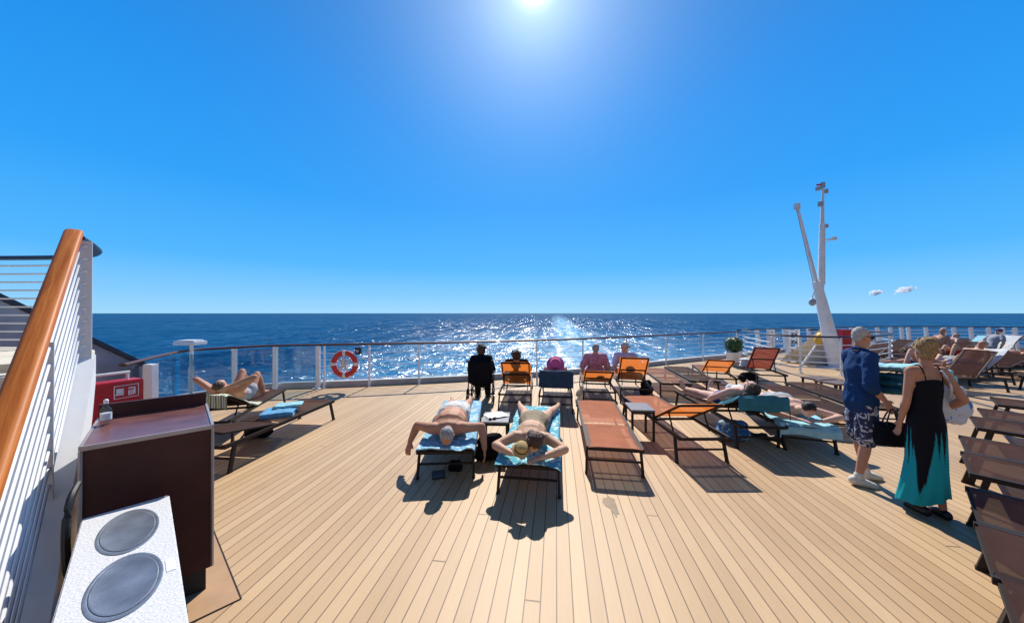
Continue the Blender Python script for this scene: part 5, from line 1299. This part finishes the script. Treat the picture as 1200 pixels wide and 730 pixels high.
for k, (x_, y_, dx, dz) in enumerate(((959.5, 221, .1, .12), (965, 217, .09, .2), (969, 224, .08, .14), (962, 239, .10, .16), (967.5, 265, .12, .12))):
    mb = MB(); mb.box(W(x_, y_, ym), (dx, dx, dz)); mb.bar(W(x_, y_, ym), W(964.8, y_ + 1, ym), .03, .03); mb.build('masthead_light', M['grey'], mr, shift=sh)
mb = MB(); mb.box(W(960, 216.5, ym), (.12, .05, .05)); mb.build('red_lamp', M['red'], mr, shift=sh)
mb = MB(); mb.tube([W(965, 281, ym), W(978, 280, ym)], .02, 6); mb.box(W(978, 279.5, ym), (.12, .1, .10)); mb.tube([W(965, 285, ym), W(974, 281, ym)], .012, 6); mb.build('side_light', M['white_dull'], mr, shift=sh)
mb = MB(); mb.tube([W(956, 338, ym - .1), W(952.5, 347, ym - .1), W(952, 352, ym - .1)], .012, 6); mb.ell(W(952, 354, ym - .1), (.10, .10, .13)); mb.build('pulley_block', M['grey'], mr, shift=sh)
mb = MB()
for (x, y) in ((967, 362), (970, 375), (973, 390)): mb.box(W(x, y, ym - .25), (.22, .06, .05))
mb.build('rung', M['white'], mr, shift=sh)
mb = MB(); mb.box(p0 + V3(0, 0, .03), (.8, .7, .06)); mb.build('base_plate', M['plate'], mr, shift=sh, bevel=.01)
# canvas covered frame beside it
tf = W(958, 428, 11.9); tf.z = 0; tc_ = empty('canvas_cover', tf, 0, 'cream canvas cover sloping down beside the white mast', 'canvas cover')
A_, Bq, C_ = W(936, 430, 11.6), W(972, 381, 11.9), W(979, 431, 11.6); A_.z = C_.z = .03
mb = MB(); n_ = 14
def cloth(a, b, c, off):
    g = []
    for i in range(n_ + 1):
        row = []
        for j in range(n_ + 1 - i):
            s_, t_ = i / n_, j / n_; p = a + (b - a) * s_ + (c - a) * t_; p = p + V3(0, off + .06 * math.sin(s_ * 9 + t_ * 4) * (1 - s_), 0); row.append(mb.bm.verts.new(p))
        g.append(row)
    for i in range(n_):
        for j in range(n_ - i):
            mb.bm.faces.new((g[i][j], g[i + 1][j], g[i][j + 1]))
            if j < n_ - i - 1: mb.bm.faces.new((g[i + 1][j], g[i + 1][j + 1], g[i][j + 1]))
cloth(A_, Bq, C_, -.05); cloth(A_ + V3(.1, .9, 0), Bq + V3(0, .1, 0), C_ + V3(-.1, .9, 0), .05)
mb.build('canvas', M['cream'], tc_, shift=-tf)
mb = MB(); mb.tube([A_ + V3(0, -.1, 0), Bq + V3(0, -.06, .02)], .035, 8); mb.tube([Bq + V3(0, -.06, .02), C_ + V3(0, -.1, 0)], .03, 8); mb.build('frame', M['white'], tc_, shift=-tf)
mb = MB(); mb.bar(A_ + V3(.35, -.12, .14), C_ + V3(-.2, -.12, .10), .06, .12); mb.build('base_beam', M['grey'], tc_, shift=-tf)
q = W(962, 398, 11.55); o = empty('yellow_float', q, 0, 'yellow float hanging at the top of the canvas cover', 'float')
mb = MB(); mb.lathe([(.02, .26), (.10, .22), (.17, .10), (.185, 0), (.17, -.12), (.11, -.20), (.02, -.23)], n=18); mb.build('float_body', M['yellow'], o)
mb = MB(); mb.tube([(0, 0, .24), (.06, .0, .34), (.12, .0, .42)], .015, 6); mb.build('rope', M['dark'], o)
q = W(989, 412, 12.6); o = empty('red_locker', V3(q.x, q.y, 0), 0, 'narrow red locker standing behind the white mast', 'locker')
mb = MB(); mb.box((0, 0, .72), (.34, .3, 1.1)); mb.build('locker_body', M['red'], o, bevel=.012)
mb = MB(); mb.box((0, 0, .08), (.26, .22, .16)); mb.build('plinth', M['grey'], o)
mb = MB(); mb.box((.1, -.16, .75), (.02, .03, .12)); mb.build('handle', M['steel'], o)
for px, wd, lb in ((903, .16, 'slim white mooring roller frame left of the pair at the railing'), (929, .36, 'wide white mooring roller frame with black rollers at the railing')):
    q = W(px, 424, 12.6); o = empty('roller_frame', V3(q.x, q.y, 0), 0, lb, 'roller frame', 'white roller frames by the mast')
    mb = MB()
    for x in (-wd / 2, wd / 2): mb.box((x, 0, .63), (.10, .12, 1.26))
    for z in (.2, .55, .9, 1.2): mb.box((0, .01, z), (wd, .06, .08))
    mb.build('frame', M['white'], o, bevel=.008)
    if wd > .2:
        for z in (.40, .75, 1.05):
            for x in (-.06, .07):
                mb = MB(); mb.lathe([(.045, -.04), (.055, 0), (.045, .04)], (x, -.02, z), 12, Matrix.Rotation(R(90), 3, 'X')); mb.build('roller', M['black'], o)

# ------------------------------------------------------------------ potted shrub
q = P(859.5, 428.5); pt_ = empty('potted_shrub', q, 0, 'round dark green shrub in a white pot by the stern railing', 'plant pot')
mb = MB(); mb.lathe([(.17, .0), (.185, .01), (.235, .44), (.25, .46), (.25, .50), (.22, .50), (.21, .46), (.02, .455)], n=24); mb.build('pot', M['white'], pt_)
mb = MB(); mb.lathe([(.207, .463), (.1, .475), (.01, .48)], n=16); mb.build('soil', M['soil'], pt_)
mb = MB(); random.seed(5)
for k in range(7): a = k * .9; mb.tube([(0, 0, .46), (.07 * math.cos(a), .07 * math.sin(a), .62), (.18 * math.cos(a), .18 * math.sin(a), .80)], .010, 5)
mb.build('stem', M['soil'], pt_)
mb = MB()
for k in range(1100):
    d = V3(random.gauss(0, 1), random.gauss(0, 1), random.gauss(0, 1)).normalized(); r = random.uniform(.35, 1) ** .5 * (.30 + .06 * noise.noise(d * 3))
    c = V3(0, 0, .76) + V3(d.x * r, d.y * r, d.z * r * .95); a = V3(random.gauss(0, 1), random.gauss(0, 1), random.gauss(0, 1)).normalized(); b = a.cross(d + V3(.01, 0, .3)).normalized(); l = random.uniform(.03, .055)
    mb.quad(c - a * l, c + b * l * .45, c + a * l, c - b * l * .45)
mb.build('foliage', M['foliage'], pt_, smooth=False)

# ------------------------------------------------------------------ small belongings
def soft(name, label, cat, mat, loc_, rz, segs, vox=.012, disp=.012, ds=10):
    mb = MB()
    for s in segs: mb.cone(*s)
    o = link(name, remesh(mb, name, vox, 4, disp=disp, dscale=ds), M[mat] if isinstance(mat, str) else mat); o.location = loc_; o.rotation_euler = (0, 0, rz); return tag(o, label, cat)
Z_ = (1, 0, 0)
# papers on the table
tq = V3(-.42, 4.34, .45)
o = empty('magazine', tq + V3(.20, .26, .003), .5, 'open magazine lying on the small table with papers', 'magazine')
for s in (-1, 1):
    mb = MB(); mb.solid([(0, -.12, .012), (s * .06, -.12, .016), (s * .15, -.12, .004), (s * .15, .12, .004), (s * .06, .12, .016), (0, .12, .012)] , (0, 0, -.004)); mb.build('page', M['paper'], o, smooth=False)
mb = MB()
for x in (-.03, .03): mb.cone((x - .004, 0, .014), (x + .004, 0, .014), (.024, .018), (.024, .018), (0, 1, 0), 10, 2)
mb.tube([(-.055, 0, .02), (-.06, .10, .014)], .004, 6); mb.tube([(.055, 0, .02), (.06, .1, .014)], .004, 6); mb.tube([(-.01, 0, .018), (.01, 0, .018)], .004, 6)
o = mb.build('sunglasses', M['black']); o.location = tq + V3(.15, .09, .0); o.rotation_euler = (0, 0, .4); tag(o, 'dark sunglasses lying on the small table with papers', 'sunglasses')
soft('backpack', 'black backpack on the deck under the small table with papers', 'backpack', 'c_black', V3(-.28, 4.22, 0), .3, [((-.12, 0, .10), (.12, 0, .10), (.10, .10), (.10, .10), (0, 1, 0)), ((-.09, 0, .24), (.09, 0, .24), (.085, .10), (.085, .10), (0, 1, 0)), ((-.1, .1, .08), (.1, .1, .08), (.05, .07), (.05, .07), (0, 1, 0))])
def sandal(p, rz, label):
    o = empty('sandal', p, rz, label, 'sandal', 'brown sandals under the small table')
    mb = MB(); mb.cone((0, -.09, .012), (0, .10, .012), (.036, .011), (.045, .011), (1, 0, 0), 14, 3); mb.build('sole', M['straw'], o)
    mb = MB(); mb.tube([V3(.045 * math.cos(t), .05, .012 + .05 * math.sin(t)) for t in [math.pi * k / 8 for k in range(9)]], .011, 6); mb.tube([V3(.04 * math.cos(t), -.04, .012 + .055 * math.sin(t)) for t in [math.pi * k / 8 for k in range(9)]], .009, 6); mb.build('straps', M['dark'], o)
sandal(V3(-.22, 4.72, 0), .4, 'brown sandal nearer the grey-haired man'); sandal(V3(-.08, 4.68, 0), -.3, 'brown sandal nearer the woman with the straw hat')
# phone and bottle under the man's head
q = P(514, 556); mb = MB(); mb.box((0, 0, .007), (.15, .20, .010)); o = empty('tablet', q, .25, 'small black tablet lying on the deck under the grey-haired man', 'tablet'); mb.build('case', M['black'], o, bevel=.003)
mb = MB(); mb.box((0, 0, .0135), (.125, .17, .002)); mb.build('screen', M['smoke'], o, smooth=False)
q = P(524, 553); o = empty('water_bottle', q, 0, 'clear water bottle standing on the deck next to the tablet', 'bottle')
mb = MB(); mb.lathe([(.028, .0), (.033, .01), (.033, .13), (.013, .165), (.013, .185)], n=16); mb.build('bottle_body', M['clear'], o)
mb = MB(); mb.lathe([(.0145, .186), (.0145, .205), (.004, .208)], n=12); mb.build('cap', M['tblue'], o)
q = P(534, 552); soft('pouch', 'black pouch on the deck beside the water bottle', 'pouch', 'c_black', q, .2, [((-.05, 0, .05), (.05, 0, .05), (.04, .05), (.04, .05), (0, 1, 0)), ((-.04, 0, .10), (.04, 0, .10), (.03, .04), (.03, .04), (0, 1, 0))], .010)
# pale plastic bag in the middle
M['bagp'] = sling_mat('pale_plastic_film', (.55, .52, .48), (.5, .45, .4), .15)
q = P(681, 474); soft('plastic_bag', 'pale plastic bag standing on the deck by the flat salmon lounger', 'plastic bag', 'bagp', q, .2, [((-.03, 0, .09), (.03, 0, .10), (.10, .09), (.10, .09), (0, 1, 0)), ((-.02, 0, .22), (.03, 0, .24), (.08, .10), (.07, .10), (0, 1, 0)), ((.0, 0, .33), (.01, 0, .36), (.04, .04), (.03, .04), (0, 1, 0))], .012, .035, 12)
# bags near loungers
q = P(309, 513); soft('tote_bag', 'dark shopping bag under the empty lounger with the folded towel', 'bag', 'c_black', V3(-3.86, 4.95, 0), .3, [((-.10, 0, .10), (.10, 0, .10), (.09, .10), (.09, .10), (0, 1, 0)), ((-.09, 0, .20), (.09, 0, .20), (.07, .08), (.07, .08), (0, 1, 0))])
soft('black_bag', 'black shoulder bag on the deck beside the steep orange-backed lounger', 'bag', 'c_black', V3(3.12, 7.55, 0), .6, [((-.12, 0, .11), (.14, 0, .11), (.09, .11), (.09, .11), (0, 1, 0)), ((-.1, 0, .24), (.1, 0, .26), (.07, .10), (.07, .09), (0, 1, 0))])
soft('black_bag', 'black bag under the lounger with the maroon back', 'bag', 'c_black', V3(6.62, 9.1, 0), .3, [((-.2, 0, .10), (.2, 0, .10), (.13, .10), (.13, .10), (0, 1, 0)), ((-.16, 0, .18), (.16, 0, .18), (.1, .07), (.1, .07), (0, 1, 0))])
M['beachprint'] = voronoi_mat('blue_beach_print', (.03, .14, .38), (.45, .55, .50), 10, .56)
soft('beach_bag', 'blue patterned beach bag under the raised back with the teal towel', 'bag', 'beachprint', V3(3.30, 4.85, 0), -.2, [((-.14, 0, .11), (.14, 0, .11), (.10, .11), (.10, .11), (0, 1, 0)), ((-.12, 0, .23), (.12, 0, .23), (.08, .08), (.08, .08), (0, 1, 0))])
for k, (x, y, rz) in enumerate(((3.78, 4.95, .5), (3.92, 4.86, .9))):
    soft('black_shoe', ('black shoe under the raised lounger, nearer the beach bag', 'black shoe under the raised lounger, nearer the man lying face down')[k], 'shoe', 'black', V3(x, y, .0), rz, [((0, -.08, .035), (0, .02, .035), (.036, .034), (.042, .034), (1, 0, 0)), ((0, .02, .03), (0, .12, .024), (.042, .028), (.036, .022), (1, 0, 0)), ((0, -.07, .07), (0, -.02, .06), (.032, .03), (.03, .03), (1, 0, 0))], .008, .002)

# a wet mark on the planks
mb = MB(); q = P(717, 592); random.seed(2)
mb.prism([(q.x + (.05 + .035 * random.random()) * math.cos(t) * (1.0 if math.sin(t) > 0 else .55), q.y + (.13 + .08 * random.random()) * math.sin(t)) for t in [2 * math.pi * k / 18 for k in range(18)]], .0005, .003)
o = mb.build('wet_mark', pm('damp_deck_mark', (.24, .165, .09), .3, .15, 12), smooth=False); tag(o, 'small damp mark on the deck planks', kind='structure')
